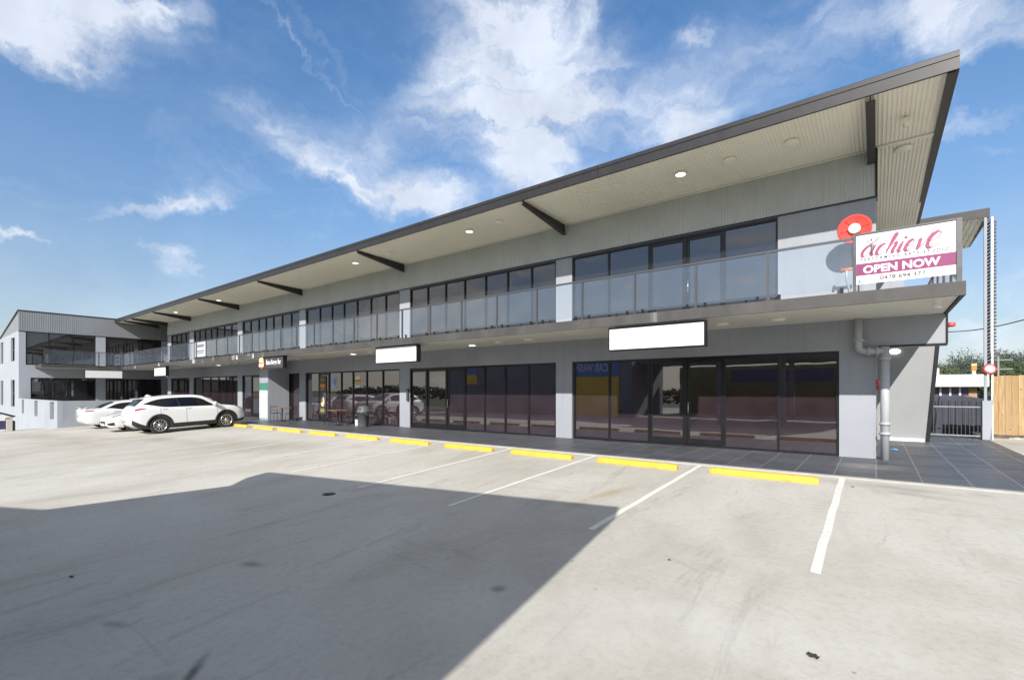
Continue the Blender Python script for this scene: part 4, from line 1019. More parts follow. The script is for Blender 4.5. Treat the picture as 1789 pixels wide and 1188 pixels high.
def tree(label, base, h, wd, mi, seed, n=6500, ls=.27, group='trees on the far hillside'):
    rr = random.Random(seed); base = Vector(base); t = thing('tree', label, 'tree', base, group=group)
    tk = MB(); top = base+Vector((rr.uniform(-.4, .4), rr.uniform(-.3, .3), h*.62))
    tk.tube([base, base.lerp(top, .5)+Vector((rr.uniform(-.2, .2), 0, 0)), top], [h*.028, h*.02, h*.008], 7)
    lobes = []
    for k in range(11):
        a = rr.uniform(0, 2*pi); zz = rr.uniform(.32, .92); rad = wd*.5*(1-.75*abs(zz-.55)**1.2)*rr.uniform(.35, .95)
        c = base+Vector((cos(a)*rad, sin(a)*rad, h*zz)); s = wd*rr.uniform(.18, .30)
        lobes.append((c, s)); tk.tube([base.lerp(top, rr.uniform(.45, .9)), c], [h*.010, h*.004], 5)
    tk.build('trunk', M['trunk'], t)
    cr = MB(); vs = []; fs = []
    for i in range(n):
        c, s = rr.choice(lobes); d = Vector((rr.gauss(0, 1), rr.gauss(0, 1), rr.gauss(0, .75))).normalized()
        p = c+d*s*(rr.random()**.33)*rr.uniform(.8, 1.15); u_ = Vector((rr.gauss(0, 1), rr.gauss(0, 1), rr.gauss(0, .6))).normalized(); w_ = u_.cross(Vector((rr.gauss(0, 1), rr.gauss(0, 1), rr.gauss(0, 1)))).normalized()
        l = ls*rr.uniform(.6, 1.4); o = len(vs); vs += [p-u_*l*.5, p+w_*l*.28, p+u_*l*.5, p-w_*l*.28]; fs.append((o, o+1, o+2, o+3))
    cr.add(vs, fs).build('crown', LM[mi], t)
specs = [(1612, 632, 95, 8, 1), (1640, 629, 88, 5.5, 2), (1655, 632, 96, 6, 0), (1674, 642, 110, 6, 1), (1693, 627, 104, 6.5, 0), (1713, 616, 112, 8, 1), (1741, 615, 120, 9, 0), (1757, 619, 104, 6.5, 1), (1774, 627, 100, 6, 2), (1788, 618, 118, 8, 0), (1806, 614, 112, 9, 1), (1835, 620, 104, 9, 0), (1870, 612, 110, 11, 1), (1600, 628, 100, 7, 0)]
tl = ['slim dark tree at the left end of the far tree line beside the entry wall', 'low pale green tree above the white tanks', 'grey green tree above the low white fronted shop', 'low dark tree in the dip left of the pylon sign', 'dark rounded tree right behind the pylon sign',
      'tall dark tree immediately left of the louvre mast', 'tallest grey green tree immediately right of the louvre mast', 'dark tree behind the power pole', 'pale green lower tree right of the power pole', 'tall grey green tree at the right edge above the fence', 'dark tree beyond the right edge of the view', 'grey green tree further along the hill past the right edge', 'large dark tree furthest right on the hill', 'tree hidden behind the hung beam and entry wall']
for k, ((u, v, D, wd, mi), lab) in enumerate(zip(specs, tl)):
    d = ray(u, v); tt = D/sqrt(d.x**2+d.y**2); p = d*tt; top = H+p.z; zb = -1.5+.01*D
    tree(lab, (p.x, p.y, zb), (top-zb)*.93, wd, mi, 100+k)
hill = MB(); vs = []
for i in range(25):
    for j in range(9):
        x = -40+i*12; y = 75+j*20; vs.append((x, y, -6+5.5*math.exp(-((y-150)/60)**2)*math.exp(-((x-60)/110)**2)+2.5*(1 if y > 80 else 0)))
hill.add(vs, [(j+i*9, j+(i+1)*9, j+1+(i+1)*9, j+1+i*9) for i in range(24) for j in range(8)], True); struct(hill.build('hill', grass))

# ------------------------------------------------------------------ small shelter on the lower left
xs0 = -40.5
t = thing('gate_shelter', 'little pale shelter with a sloping dark roof in front of the slotted terrace wall', 'shelter', (xs0, 4.05, lotz(xs0, 4.05)))
def sp(u, v): return atX(u, v, xs0)
zg = lotz(xs0, 4.05)
p1, p2 = sp(11, 735), sp(22, 735); zt_ = sp(16, 729.5).z
b = MB(); b.box(xs0-.4, xs0, p1.y, p2.y, zg-.1, zt_); b.build('post', M['beige'], t, .01)
q1, q2, q3, q4 = sp(-40, 716), sp(1, 720), sp(28, 726.5), sp(23, 729)
b = MB(); b.prism([(xs0+.1, q1.y, q2.z+.25), (xs0+.1, q2.y, q2.z), (xs0+.1, q3.y, q3.z), (xs0+.1, q4.y, q4.z), (xs0+.1, q2.y, q2.z-.09), (xs0+.1, q1.y, q2.z+.15)], (-.9, 0, 0)); b.build('roof', M['fascia'], t)
b = MB(); b.prism([(xs0+.05, q1.y, zt_+.002), (xs0+.05, q4.y-.2, zt_+.002), (xs0+.05, q2.y, q2.z-.10), (xs0+.05, q1.y, q2.z+.14)], (-.05, 0, 0)); b.build('gable_board', M['soffit'], t)
b = MB(); b.box(xs0-.2, xs0-.1, q1.y, p1.y-.01, zg+.12, zt_-.18); b.build('panel', M['purpleglass'], t)
b = MB(); b.box(xs0-1.0, xs0-.5, p2.y+.0, sp(29, 740).y, zg-.2, sp(25, 736).z); b.build('plinth_box', M['trunk'], t)

# ------------------------------------------------------------------ car wash, and unseen canopy shaped to cast the foreground shadow (behind the camera)
zc_top = 3.75
def lift(p): k = (zc_top-p.z)/.666; return p-SUN*k
P1, P2, P3, P4, P5 = (ground_at(*q) for q in ((1076, 905), (432, 834), (385, 857), (0, 908), (790, 1188)))
Q5 = P1+(P5-P1)*4.2; Q4 = P4+(P4-P3)*1.0; Q4b = Vector((P4.x-9, P4.y-4, P4.z))
poly = [lift(Vector((p.x, p.y, p.z))) for p in (P1, P2, P3, P4, Q4b)]
poly = [Vector((p.x, p.y, zc_top)) for p in poly]
q5 = lift(P1)+(P5-P1)*3.6; poly += [Vector((poly[-1].x-1, q5.y, zc_top)), Vector((q5.x, q5.y, zc_top))]
t = thing('canopy', 'unseen flat roofed canopy, outline shaped to cast the foreground shadow', 'canopy', (poly[0].x-6, poly[0].y-8, lotz(0, 0)))
b = MB(); b.prism(poly, (0, 0, .40)); b.build('roof', M['wall_dark'], t)
for (dx, dy) in ((-3.5, -3.2), (-7, -3.4), (-4, -11), (-9, -11)):
    x, y_ = poly[0].x+dx, poly[0].y+dy; b = MB(); b.box(x-.15, x+.15, y_-.15, y_+.15, lotz(x, y_)-.1, zc_top); b.build('post', M['wall_dark'], t)
YCW = -4.3*H
t = thing('car_wash', 'yellow and blue car wash building reflected in the shop windows', 'building', (-25, YCW-4, -1))
b = MB(); b.box(-36, -15.5, YCW-7, YCW, -1.6, 4.4); b.build('wall', M['wall_dark'], t)
def cwbox(name, x0, x1, z0, z1, m): MB().box(x0, x1, YCW+.002, YCW+.05, z0, z1).build(name, m, t)
cwbox('yellow_front', -21.6, -16.6, -.6, 2.75, M['yellowsign']); cwbox('blue_board', -21.6, -16.6, 2.76, 4.3, M['bluesign'])
cwbox('yellow_front', -33.9, -32.0, 2.2, 3.2, M['yellowsign']); cwbox('blue_board', -33.9, -32.0, 3.21, 4.3, M['bluesign'])
letters('lettering', 'CAR WASH', .9, (-19.1, YCW+.055, 3.2), M['white'], t, width=3.1, bold=.01, face='+Y')
M['bluedark'] = mat('dark_blue_panel', (.04, .08, .24), .6, var=.1)
M['olivewall'] = mat('olive_wall', (.20, .22, .07), .7, var=.1)
b = MB(); b.box(-14.5, 12, YCW-9, YCW-8.6, -1, 3.7); b.build('side_wall', M['olivewall'], t)
b = MB(); b.box(-10, -2.6, YCW-8.598, YCW-8.55, 2.35, 3.35); b.build('blue_strip', M['bluedark'], t)
hm = leaf_mat('hedge_leaf', (.02, .035, .018), (.06, .085, .035)); mb = MB(); vs = []; fs = []; rr = random.Random(2)
for i in range(6000):
    x = rr.uniform(-130, 60); hh = 4.5+2.2*mnoise.noise((x*.09, 3, 0))+1.5*mnoise.noise((x*.31, 7, 0)); p = Vector((x*1.6, -105+rr.uniform(-4, 4), -2+hh*rr.random()**.7))
    u_ = Vector((rr.gauss(0, 1), rr.gauss(0, 1), rr.gauss(0, .7))).normalized(); w_ = u_.cross(Vector((rr.gauss(0, 1), rr.gauss(0, 1), rr.gauss(0, 1)))).normalized(); l = rr.uniform(.5, 1.1)
    o = len(vs); vs += [p-u_*l, p+w_*l*.6, p+u_*l, p-w_*l*.6]; fs.append((o, o+1, o+2, o+3))
tag(mb.add(vs, fs).build('tree_belt', hm), 'dark belt of trees on the far side of the car park', 'trees', None, 'stuff')
# ------------------------------------------------------------------ cars (x right, y forward, z up from the ground)
def paint(name, col):
    m, nt, p = _new(name); p.inputs['Base Color'].default_value = (*col, 1); p.inputs['Roughness'].default_value = .28
    p.inputs['Coat Weight'].default_value = 1; p.inputs['Coat Roughness'].default_value = .03
    co = objco(nt); n = noise_(nt, co, 3, 4)
    nt.links.new(mixc(nt, n, tuple(c*.95 for c in col), col), p.inputs['Base Color']); return m
M['carwhite'] = paint('white_car_paint', (.80, .80, .795))
M['trim'] = mat('black_car_trim', (.022, .022, .023), .5, var=.2)
M['tyre'] = mat('tyre_rubber', (.025, .024, .024), .75, var=.2)
M['alloy'] = mat('alloy_rim', (.50, .50, .51), .3, .85, var=.06)
M['alloydark'] = mat('dark_rim_well', (.02, .02, .02), .6, var=.2)
M['tail'] = mat('red_tail_lens', (.42, .015, .015), .15, var=.1, coat=1)
M['head'] = mat('clear_lamp_lens', (.24, .26, .29), .12, .3, var=.15, coat=1)
M['seam'] = mat('panel_gap', (.05, .05, .05), .8, var=.1)
M['platew'] = mat('number_plate_white', (.75, .75, .75), .4, var=.03)
def mono(xs, ys):               # monotone cubic through the station values
    n = len(xs); d = [(ys[i+1]-ys[i])/(xs[i+1]-xs[i]) for i in range(n-1)]; m = [d[0]]+[0 if d[i-1]*d[i] <= 0 else 2*d[i-1]*d[i]/(d[i-1]+d[i]) for i in range(1, n-1)]+[d[-1]]
    def f(x):
        x = min(max(x, xs[0]), xs[-1]); i = 0
        while i < n-2 and x > xs[i+1]: i += 1
        h = xs[i+1]-xs[i]; t = (x-xs[i])/h
        return ys[i]*(1+2*t)*(1-t)**2+m[i]*h*t*(1-t)**2+ys[i+1]*t*t*(3-2*t)+m[i+1]*h*t*t*(t-1)
    return f
class Pair:                     # the same part on both flanks, one mesh each
    def __init__(s, a): s.a = a
    def build(s, *k, **kw):
        for m in s.a: m.build(*k, **kw)
class Car:
    def __init__(s, st, belt_lip=.05):
        ys = [r[0] for r in st]; s.y0, s.y1 = ys[0], ys[-1]
        s.w, s.zl, s.zb, s.zr, s.wr = (mono(ys, [r[k] for r in st]) for k in range(1, 6))
    def sec(s, y):
        w, zl, zb, zr, wr = s.w(y), s.zl(y), s.zb(y), s.zr(y), s.wr(y)
        ed = zr-min(.075, max(.012, (zr-zb)*.30)); zm = zl+(zb-zl)*.55
        return [(0, zl), (w*.80, zl), (w*.965, zl+.07), (w*1.0, zm), (w*.985, zb-.13*(zb-zl)), (w*.945, zb), (wr, ed), (wr*.80, zr-.02), (0, zr)]
    def pt(s, y, k):            # k runs 0..8 round the half section
        P = s.sec(y); i = min(int(k), 7); t = k-i
        def g(j): return P[min(max(j, 0), 8)]
        a, b_, c, d = g(i-1), g(i), g(i+1), g(i+2)
        if i in (5,): a = (2*b_[0]-c[0], 2*b_[1]-c[1]); d = (2*c[0]-b_[0]+.02*0, 2*c[1]-b_[1])
        if i == 4: d = (2*c[0]-b_[0], 2*c[1]-b_[1])
        if i == 7: d = (-b_[0], b_[1])
        f = [.5*((2*b_[q])+(c[q]-a[q])*t+(2*a[q]-5*b_[q]+4*c[q]-d[q])*t*t+(3*b_[q]-a[q]-3*c[q]+d[q])*t**3) for q in (0, 1)]
        return Vector((max(f[0], 0), y, f[1]))
    def nrm(s, y, k):
        e = .004; k1, k2 = max(k-.02, 0), min(k+.02, 8); u_ = s.pt(y, k2)-s.pt(y, k1); v = s.pt(min(y+e, s.y1), k)-s.pt(max(y-e, s.y0), k)
        n = v.cross(u_); n.normalize()
        if n.x < 0 and k < 7.5 or (k >= 7.5 and n.z < 0): n = -n
        return n
    def body(s, ny=84, nk=5):
        mb = MB(); ks = [i/nk for i in range(8*nk+1)]; vs = []
        for j in range(ny+1):
            t = j/ny; t = t-.045*sin(4*pi*t)*.5; y = s.y0+(s.y1-s.y0)*t
            R_ = [s.pt(y, k) for k in ks]; L_ = [Vector((-p.x, p.y, p.z)) for p in R_[1:-1]][::-1]
            vs += R_+L_
        n = 2*len(ks)-2
        fs = [(j*n+i, j*n+(i+1) % n, (j+1)*n+(i+1) % n, (j+1)*n+i) for j in range(ny) for i in range(n)]
        mb.add(vs, fs, True); mb.f += [tuple(range(n-1, -1, -1)), tuple(ny*n+i for i in range(n))]; mb.sm += [False, False]
        return mb
    def patch(s, quad, off=.004, nu=12, nv=6, sides=(1, -1)):
        """quad(u,v)->(y,k): a panel lying on the body surface"""
        out = []
        for sd in sides:
            mb = MB(); out.append(mb); vs = []
            for a in range(nu+1):
                for b in range(nv+1):
                    y, k = quad(a/nu, b/nv); p = s.pt(y, k)+s.nrm(y, k)*off; vs.append((p.x*sd, p.y, p.z))
            fs = [(a*(nv+1)+b, (a+1)*(nv+1)+b, (a+1)*(nv+1)+b+1, a*(nv+1)+b+1) for a in range(nu) for b in range(nv)]
            mb.add(vs, fs, True)
        return out[0] if len(out) == 1 else Pair(out)
def _cross(s, ya, yb, kk, off, nu=10, nv=16):
    mb = MB(); vs = []
    for a in range(nu+1):
        for b in range(nv+1):
            y = ya+(yb-ya)*a/nu; e = (b/nv-.5)*2; sd = -1 if e < 0 else 1; k = 8-kk*abs(e)
            p = s.pt(y, k)+s.nrm(y, k)*off; vs.append((p.x*sd, p.y, p.z))
    return mb.add(vs, [(a*(nv+1)+b, (a+1)*(nv+1)+b, (a+1)*(nv+1)+b+1, a*(nv+1)+b+1) for a in range(nu) for b in range(nv)], True)
Car.cross = _cross
def q4(a, b, c, d):             # bilinear patch from four (y,k) corners a-b along u, d-c opposite
    return lambda u, v: tuple((1-u)*(1-v)*a[i]+u*(1-v)*b[i]+u*v*c[i]+(1-u)*v*d[i] for i in (0, 1))
def wheel_meshes(r, wd, spokes):
    ty = MB(); w2 = wd/2; rr_ = r*.68
    ty.lathe((0, 0, 0), [(rr_, -w2*.9), (r*.86, -w2), (r*.96, -w2*.85), (r, -w2*.5), (r, w2*.5), (r*.96, w2*.85), (r*.86, w2), (rr_, w2*.9), (rr_-.01, w2*.5), (rr_-.01, -w2*.5), (rr_, -w2*.9)], 32, (1, 0, 0))
    ri = MB(); ri.lathe((w2*.62, 0, 0), [(rr_-.015, -.05), (rr_+.005, .05), (rr_-.02, .055), (rr_-.035, .02)], 32, (1, 0, 0))
    for k in range(spokes):
        a = 2*pi*k/spokes; d = Vector((0, cos(a), sin(a))); s = Vector((0, -sin(a), cos(a)))*.017
        p0, p1 = Vector((w2*.62+.045, 0, 0))+d*.05, Vector((w2*.62+.03, 0, 0))+d*(rr_-.02)
        ri.prism([p0-s*1.3, p0+s*1.3, p1+s*.9, p1-s*.9], (-.035, 0, 0))
    ri.lathe((w2*.62, 0, 0), [(.075, -.02), (.07, .045), (.03, .058), (.0001, .058)], 20, (1, 0, 0))
    back = MB(); back.lathe((w2*.62-.06, 0, 0), [(rr_, 0), (.0001, .0)], 28, (1, 0, 0))
    return ty, ri, back
def cut_arches(o, axles, r, wmax):
    cs = []
    for (ya, za) in axles:
        for sd in (1, -1):
            c = MB(); c.lathe((sd*(wmax-.36), ya, za), [(.0001, 0), (r, 0), (r, .6), (.0001, .6)], 40, (sd, 0, 0)); co = c.build('arch_cutter', M['trim']); 
            bmx = bmesh.new(); bmx.from_mesh(co.data); bmesh.ops.remove_doubles(bmx, verts=bmx.verts, dist=.0005); bmesh.ops.recalc_face_normals(bmx, faces=bmx.faces); bmx.to_mesh(co.data); bmx.free()
            md = o.modifiers.new('arch', 'BOOLEAN'); md.object = co; md.operation = 'DIFFERENCE'; md.solver = 'EXACT'; cs.append(co)
    bmx = bmesh.new(); bmx.from_mesh(o.data); bmesh.ops.remove_doubles(bmx, verts=bmx.verts, dist=.0005); bmesh.ops.recalc_face_normals(bmx, faces=bmx.faces); bmx.to_mesh(o.data); bmx.free()
    dg = bpy.context.evaluated_depsgraph_get(); dg.update(); me = bpy.data.meshes.new_from_object(o.evaluated_get(dg))
    o.modifiers.clear(); o.data = me
    me.materials.clear(); me.materials.append(M['carwhite'])
    for c in cs: bpy.data.objects.remove(c)
def make_car(name, label, kind, loc, rz, tilt=(0, 0)):
    t = thing(name, label, 'car', loc, rot=(tilt[0], tilt[1], rz))
    suv = kind == 'suv'
    if kind == 'suv':
        st = [(-2.29, .72, .52, 1.00, 1.04, .60), (-2.25, .80, .44, 1.09, 1.13, .62), (-2.16, .855, .36, 1.15, 1.24, .62), (-2.02, .888, .29, 1.175, 1.40, .61), (-1.86, .902, .26, 1.18, 1.545, .605), (-1.66, .912, .25, 1.175, 1.625, .615), (-1.2, .92, .245, 1.155, 1.67, .64),
              (-.5, .922, .24, 1.13, 1.69, .655), (.1, .922, .24, 1.115, 1.67, .645), (.48, .922, .24, 1.105, 1.605, .635), (.80, .922, .24, 1.10, 1.45, .645), (1.08, .92, .24, 1.09, 1.265, .68), (1.26, .918, .24, 1.075, 1.145, .73), (1.6, .91, .25, 1.045, 1.105, .73), (1.92, .885, .26, .99, 1.04, .69), (2.12, .83, .28, .90, .945, .62), (2.23, .76, .33, .78, .82, .56), (2.29, .66, .42, .66, .685, .48)]
        ax = [(-1.33, .375), (1.37, .375)]; rw = .378; ra_ = .44; L = dict(ws=(.50, 1.22), rg=(-2.13, -1.80), sg=[(-1.90, 1.04)], bp=(-.30,))
    elif kind == 'hatch':
        st = [(-2.35, .68, .50, .94, .98, .58), (-2.30, .78, .42, 1.0, 1.08, .60), (-2.18, .85, .34, 1.02, 1.26, .59), (-1.95, .89, .27, 1.02, 1.43, .58), (-1.6, .91, .23, 1.01, 1.51, .59), (-1.1, .92, .21, .99, 1.54, .605), (-.4, .925, .20, .96, 1.54, .61),
              (.2, .925, .20, .94, 1.49, .605), (.6, .925, .20, .925, 1.36, .605), (1.0, .92, .20, .91, 1.13, .64), (1.28, .915, .20, .90, .965, .71), (1.65, .90, .21, .87, .92, .70), (2.0, .86, .22, .80, .85, .65), (2.2, .79, .24, .72, .76, .57), (2.31, .70, .28, .62, .65, .5), (2.36, .62, .34, .54, .56, .45)]
        ax = [(-1.45, .33), (1.40, .33)]; rw = .335; ra_ = .39; L = dict(ws=(.40, 1.22), rg=(-2.22, -1.86), sg=[(-1.95, 1.0)], bp=(-.25,))
    else:
        st = [(-2.42, .68, .50, .93, .97, .60), (-2.37, .78, .40, 1.0, 1.05, .66), (-2.25, .85, .31, 1.02, 1.08, .68), (-1.95, .895, .25, 1.015, 1.085, .68), (-1.70, .905, .23, 1.005, 1.10, .66), (-1.35, .91, .21, .985, 1.28, .60), (-1.0, .915, .20, .97, 1.40, .58), (-.4, .92, .20, .945, 1.455, .59),
              (.1, .92, .20, .93, 1.43, .585), (.5, .92, .20, .92, 1.32, .585), (.9, .915, .20, .91, 1.12, .63), (1.18, .91, .20, .90, .965, .70), (1.6, .895, .21, .87, .925, .69), (2.0, .855, .22, .80, .85, .64), (2.22, .78, .25, .70, .74, .56), (2.36, .66, .33, .57, .59, .46)]
        ax = [(-1.42, .33), (1.40, .33)]; rw = .335; ra_ = .385; L = dict(ws=(.33, 1.12), rg=(-1.66, -1.06), sg=[(-1.50, .93)], bp=(-.28,))
    c = Car(st); wmax = max(r[1] for r in st)
    bo = c.body().build('body', M['carwhite'], t, local=True)
    bpy.context.view_layer.update(); sv = bo.parent; bo.parent = None; cut_arches(bo, ax, ra_, wmax); bo.parent = sv
    for p in bo.data.polygons: p.use_smooth = len(p.vertices) == 4 and p.area < .05 or len(p.vertices) < 12
    try:
        bo.data.set_sharp_from_angle(angle=R(38))
    except Exception: pass
    # glass
    y0, y1 = L['sg'][0]
    def side(u, v, a=y0, b=y1):
        e0, e1 = .34, .60          # rear and front ends lean with the pillars
        r = max(0, (.30-u)/.30); f = max(0, (u-.72)/.28)
        lo_, hi_ = 5.08+.44*r**1.6, 5.86-.22*r**2.2-.10*f**2
        return (a+(b-a)*u+(1-u)**3*v*e0*.6-u**2*v*e1, lo_+(hi_-lo_)*v)
    bps = L['bp']
    segs = [(0, .455), (.475, 1.0)]
    for (s0, s1) in segs:
        c.patch(lambda u, v: side(s0+(s1-s0)*u, v), .005, 16, 6).build('side_window', M['glass_car'], t, local=True)
    c.patch(lambda u, v: side(-.012+1.024*u, -.05+1.10*v), .0025, 24, 6).build('window_trim', M['trim'], t, local=True)
    a, b = L['ws']; c.cross(b, a, 1.88, .005).build('windscreen', M['glass_car'], t, local=True)
    a, b = L['rg']; c.cross(a, b, 1.80, .005).build('rear_window', M['glass_car'], t, local=True)
    if kind == 'hatch': pass
    # door seams and handles
    for sd in (1, -1):
        sm = MB()
        for ys_ in ((.98, -.30, -1.28) if suv else (.92, -.28, -1.12)):
            q_ = c.patch(lambda u, v: (ys_-.006+.012*v, 2.2+2.75*u), .002, 14, 1, (sd,)); sm.add(q_.v, q_.f, True)
        q_ = c.patch(lambda u, v: ((1.02 if suv else .95)-2.30*u, 2.25+.02*v), .002, 14, 1, (sd,)); sm.add(q_.v, q_.f)
        sm.build('panel_gap', M['seam'], t, local=True)
    for yh in ((-.18, -1.12) if suv else (-.16, -1.02)):
        hb = c.patch(q4((yh-.10, 4.28), (yh+.10, 4.28), (yh+.10, 4.48), (yh-.10, 4.48)), .022, 6, 2); hb.build('door_handle', M['carwhite'], t, local=True)
        hb = c.patch(q4((yh-.09, 4.16), (yh+.09, 4.16), (yh+.09, 4.27), (yh-.09, 4.27)), .003, 6, 2); hb.build('handle_recess', M['seam'], t, local=True)
    # lower trims
    lo = 2.35 if suv else 1.9
    c.patch(lambda u, v: (ax[0][0]+ra_-.01+(ax[1][0]-ax[0][0]-2*ra_+.02)*u, 1.2+(lo-1.2)*v), .006, 16, 4).build('sill', M['trim'], t, local=True)
    if suv:
        c.patch(lambda u, v: (-2.285+(.53)*u, 1.2+(1.35-.35*u)*v), .006, 14, 4).build('rear_bumper_trim', M['trim'], t, local=True)
        c.patch(lambda u, v: (2.27-.48*u, 1.2+(1.15-.15*u)*v), .006, 10, 4).build('front_bumper_trim', M['trim'], t, local=True)
        for (ya, za) in ax:
            for sd in (1, -1):
                mb = MB(); vs = []; n = 28
                for i in range(n+1):
                    an = R(-12)+R(204)*i/n
                    for (rr_, ox) in ((ra_-.012, -.06), (ra_-.012, .016), (ra_+.072, .010), (ra_+.076, -.03)):
                        y = ya+rr_*cos(an); z = max(za+rr_*sin(an), .24); yy = min(max(y, c.y0+.02), c.y1-.02)
                        xw = 0
                        for kk in [1.6+.1*q for q in range(36)]:
                            pp = c.pt(yy, kk)
                            if pp.z <= z: xw = pp.x
                        vs.append(((xw+ox)*sd, y, z))
                mb.add(vs, [(4*i+j, 4*i+4+j, 4*i+5+j, 4*i+1+j) for i in range(n) for j in range(3)], True)
                mb.build('arch_trim', M['trim'], t, local=True)
    # lamps
    if suv:
        c.patch(q4((-2.20, 4.15), (-1.78, 4.62), (-1.84, 4.88), (-2.19, 4.95)), .010, 10, 5).build('tail_light', M['tail'], t, local=True)
        c.patch(q4((2.14, 4.6), (1.80, 4.75), (1.78, 5.05), (2.10, 5.2)), .010, 8, 4).build('headlight', M['head'], t, local=True)
    elif kind == 'hatch':
        c.patch(q4((2.26, 4.2), (1.90, 4.65), (1.82, 5.15), (2.17, 5.25)), .008, 10, 5).build('headlight', M['head'], t, local=True)
        c.patch(q4((-2.27, 4.2), (-1.98, 4.4), (-2.0, 4.9), (-2.25, 4.95)), .008, 8, 4).build('tail_light', M['tail'], t, local=True)
    else:
        c.patch(q4((-2.34, 4.15), (-1.98, 4.35), (-1.96, 4.75), (-2.33, 4.9)), .008, 8, 4).build('tail_light', M['tail'], t, local=True)
        c.patch(q4((2.22, 4.2), (1.9, 4.6), (1.86, 5.0), (2.16, 5.2)), .008, 8, 4).build('headlight', M['head'], t, local=True)
    # front face
    fy = c.y1; zf = c.zl(fy); zt_ = c.zb(fy)
    g = MB(); g.prism([(x, fy-.05+.055, z) for (x, z) in ((-.42, zt_-.01), (.42, zt_-.01), (.34, zf+.05), (-.34, zf+.05))], (0, -.03, 0)); g.build('grille', M['trim'], t, local=True)
    g = MB(); g.box(-.19, .19, fy+.008, fy+.02, zf-.02, zf+.09); g.build('number_plate', M['platew'], t, local=True)
    if kind == 'hatch':
        c.patch(q4((2.345, 2.15), (2.10, 2.3), (2.12, 2.85), (2.33, 2.95)), .008, 8, 4).build('fog_light_pod', M['trim'], t, local=True)
        g = MB(); g.box(-.55, .55, fy-.02, fy+.004, zf-.09, zf-.015); g.build('lower_grille', M['trim'], t, local=True)
    ry = c.y0
    g = MB(); g.box(-.20, .20, ry-.02, ry-.006, .80 if suv else .78, .91 if suv else .89); g.build('number_plate', M['platew'], t, local=True)
    # mirrors
    my, mk = ((.86, 5.12) if suv else (.78, 5.1))
    for sd in (1, -1):
        p = c.pt(my, mk); q = Vector((sd*(p.x+.02), p.y, p.z+.03)); m_ = MB()
        prof = [(.0001, -.11), (.07, -.10), (.095, -.03), (.10, .05), (.085, .10), (.0001, .11)]
        m_.lathe(q+Vector((sd*.11, 0, .05)), prof, 14, (1, 0, 0)); o = m_.build('mirror', M['carwhite'], t, local=True)
        k_ = MB(); k_.box(q.x+sd*.02-.05, q.x+sd*.02+.05, q.y-.04, q.y+.04, q.z-.02, q.z+.02); k_.build('mirror_stalk', M['trim'], t, local=True)
    if suv:
        f = MB(); f.prism([(-.012, -1.35, 1.672), (-.012, -1.62, 1.645), (-.012, -1.55, 1.74), (-.012, -1.50, 1.74)], (.024, 0, 0)); f.build('roof_aerial', M['carwhite'], t, local=True)
        f = MB(); f.prism([(-.60, -1.80, 1.60), (-.58, -2.00, 1.575), (-.58, -2.02, 1.555), (-.60, -1.80, 1.555)], (1.18, 0, 0)); f.build('roof_spoiler', M['carwhite'], t, local=True)
    if kind == 'sedan':
        f = MB(); f.prism([(-.66, -2.18, 1.145), (-.66, -2.36, 1.155), (-.66, -2.37, 1.175), (-.66, -2.20, 1.18)], (1.32, 0, 0))
        for x in (-.58, .55): f.box(x, x+.03, -2.32, -2.22, 1.05, 1.146)
        f.build('boot_spoiler', M['carwhite'], t, local=True)
    # wheels
    ty, ri, bk_ = wheel_meshes(rw, .225, 10 if suv else 7)
    for (ya, za) in ax:
        for sd in (1, -1):
            o = MB(); o.v = list(ty.v); o.f = list(ty.f); o.sm = list(ty.sm); wo = o.build('wheel', M['tyre'], t, local=True)
            wo.location = (sd*(wmax-.125), ya, rw); wo.rotation_euler = (0, 0, 0 if sd > 0 else pi)
            for (src, nm, mm) in ((ri, 'rim', 'alloy'), (bk_, 'rim_well', 'alloydark')):
                o = MB(); o.v = list(src.v); o.f = list(src.f); o.sm = list(src.sm); o.build(nm, M[mm], wo, local=True)
    return t
SX = -15.75*H
def on_lot(x, ya, yb):
    za, zb = lotz(x, ya), lotz(x, yb); return (za+zb)/2, atan2(zb-za, yb-ya)
z, tl_ = on_lot(SX, 6.9, 9.6)
make_car('white_suv', 'white SUV with black wheel arch trim, nearest of the parked cars', 'suv', (SX, 8.52, z), 0, (tl_, 0))
z, tl_ = on_lot(-28.75, 7, 9.7)
make_car('white_hatchback', 'low white hatchback parked nose out, mostly hidden behind the SUV', 'hatch', (-28.75, 8.35, z), pi, (-tl_, 0))
z, tl_ = on_lot(-33.1, 7, 9.7)
make_car('white_sedan', 'white sedan with boot spoiler parked nose in beside the terrace wall', 'sedan', (-33.1, 8.35, z), 0, (tl_, 0))
# ------------------------------------------------------------------ camera, sun, sky
cam = bpy.data.cameras.new('camera'); co_ = bpy.data.objects.new('camera', cam); C.objects.link(co_)
cam.sensor_width = 36; cam.lens = FOC/1789*36; cam.shift_y = (CV-594)/1789; cam.clip_end = 8000; cam.clip_start = .05
co_.location = (0, 0, H); co_.rotation_euler = (pi/2, 0, atan2(.6088, .7934))
bpy.context.scene.camera = co_
sd_ = bpy.data.lights.new('sun', 'SUN'); sd_.energy = SUNE; sd_.angle = R(.53); sd_.color = (1, .955, .89)
so_ = bpy.data.objects.new('sun', sd_); C.objects.link(so_); so_.rotation_euler = SUN.to_track_quat('-Z', 'Y').to_euler(); so_.location = (20, -40, 30)
W = bpy.data.worlds.new('World'); bpy.context.scene.world = W; W.use_nodes = True; nt = W.node_tree
bgn = nt.nodes['Background']; bgn.inputs['Strength'].default_value = SKYS
sky = nt.nodes.new('ShaderNodeTexSky'); sky.sky_type = 'NISHITA'; sky.sun_disc = False
el = math.asin(.666/SUN.length); sky.sun_elevation = el; sky.sun_rotation = math.atan2(.372, -1)
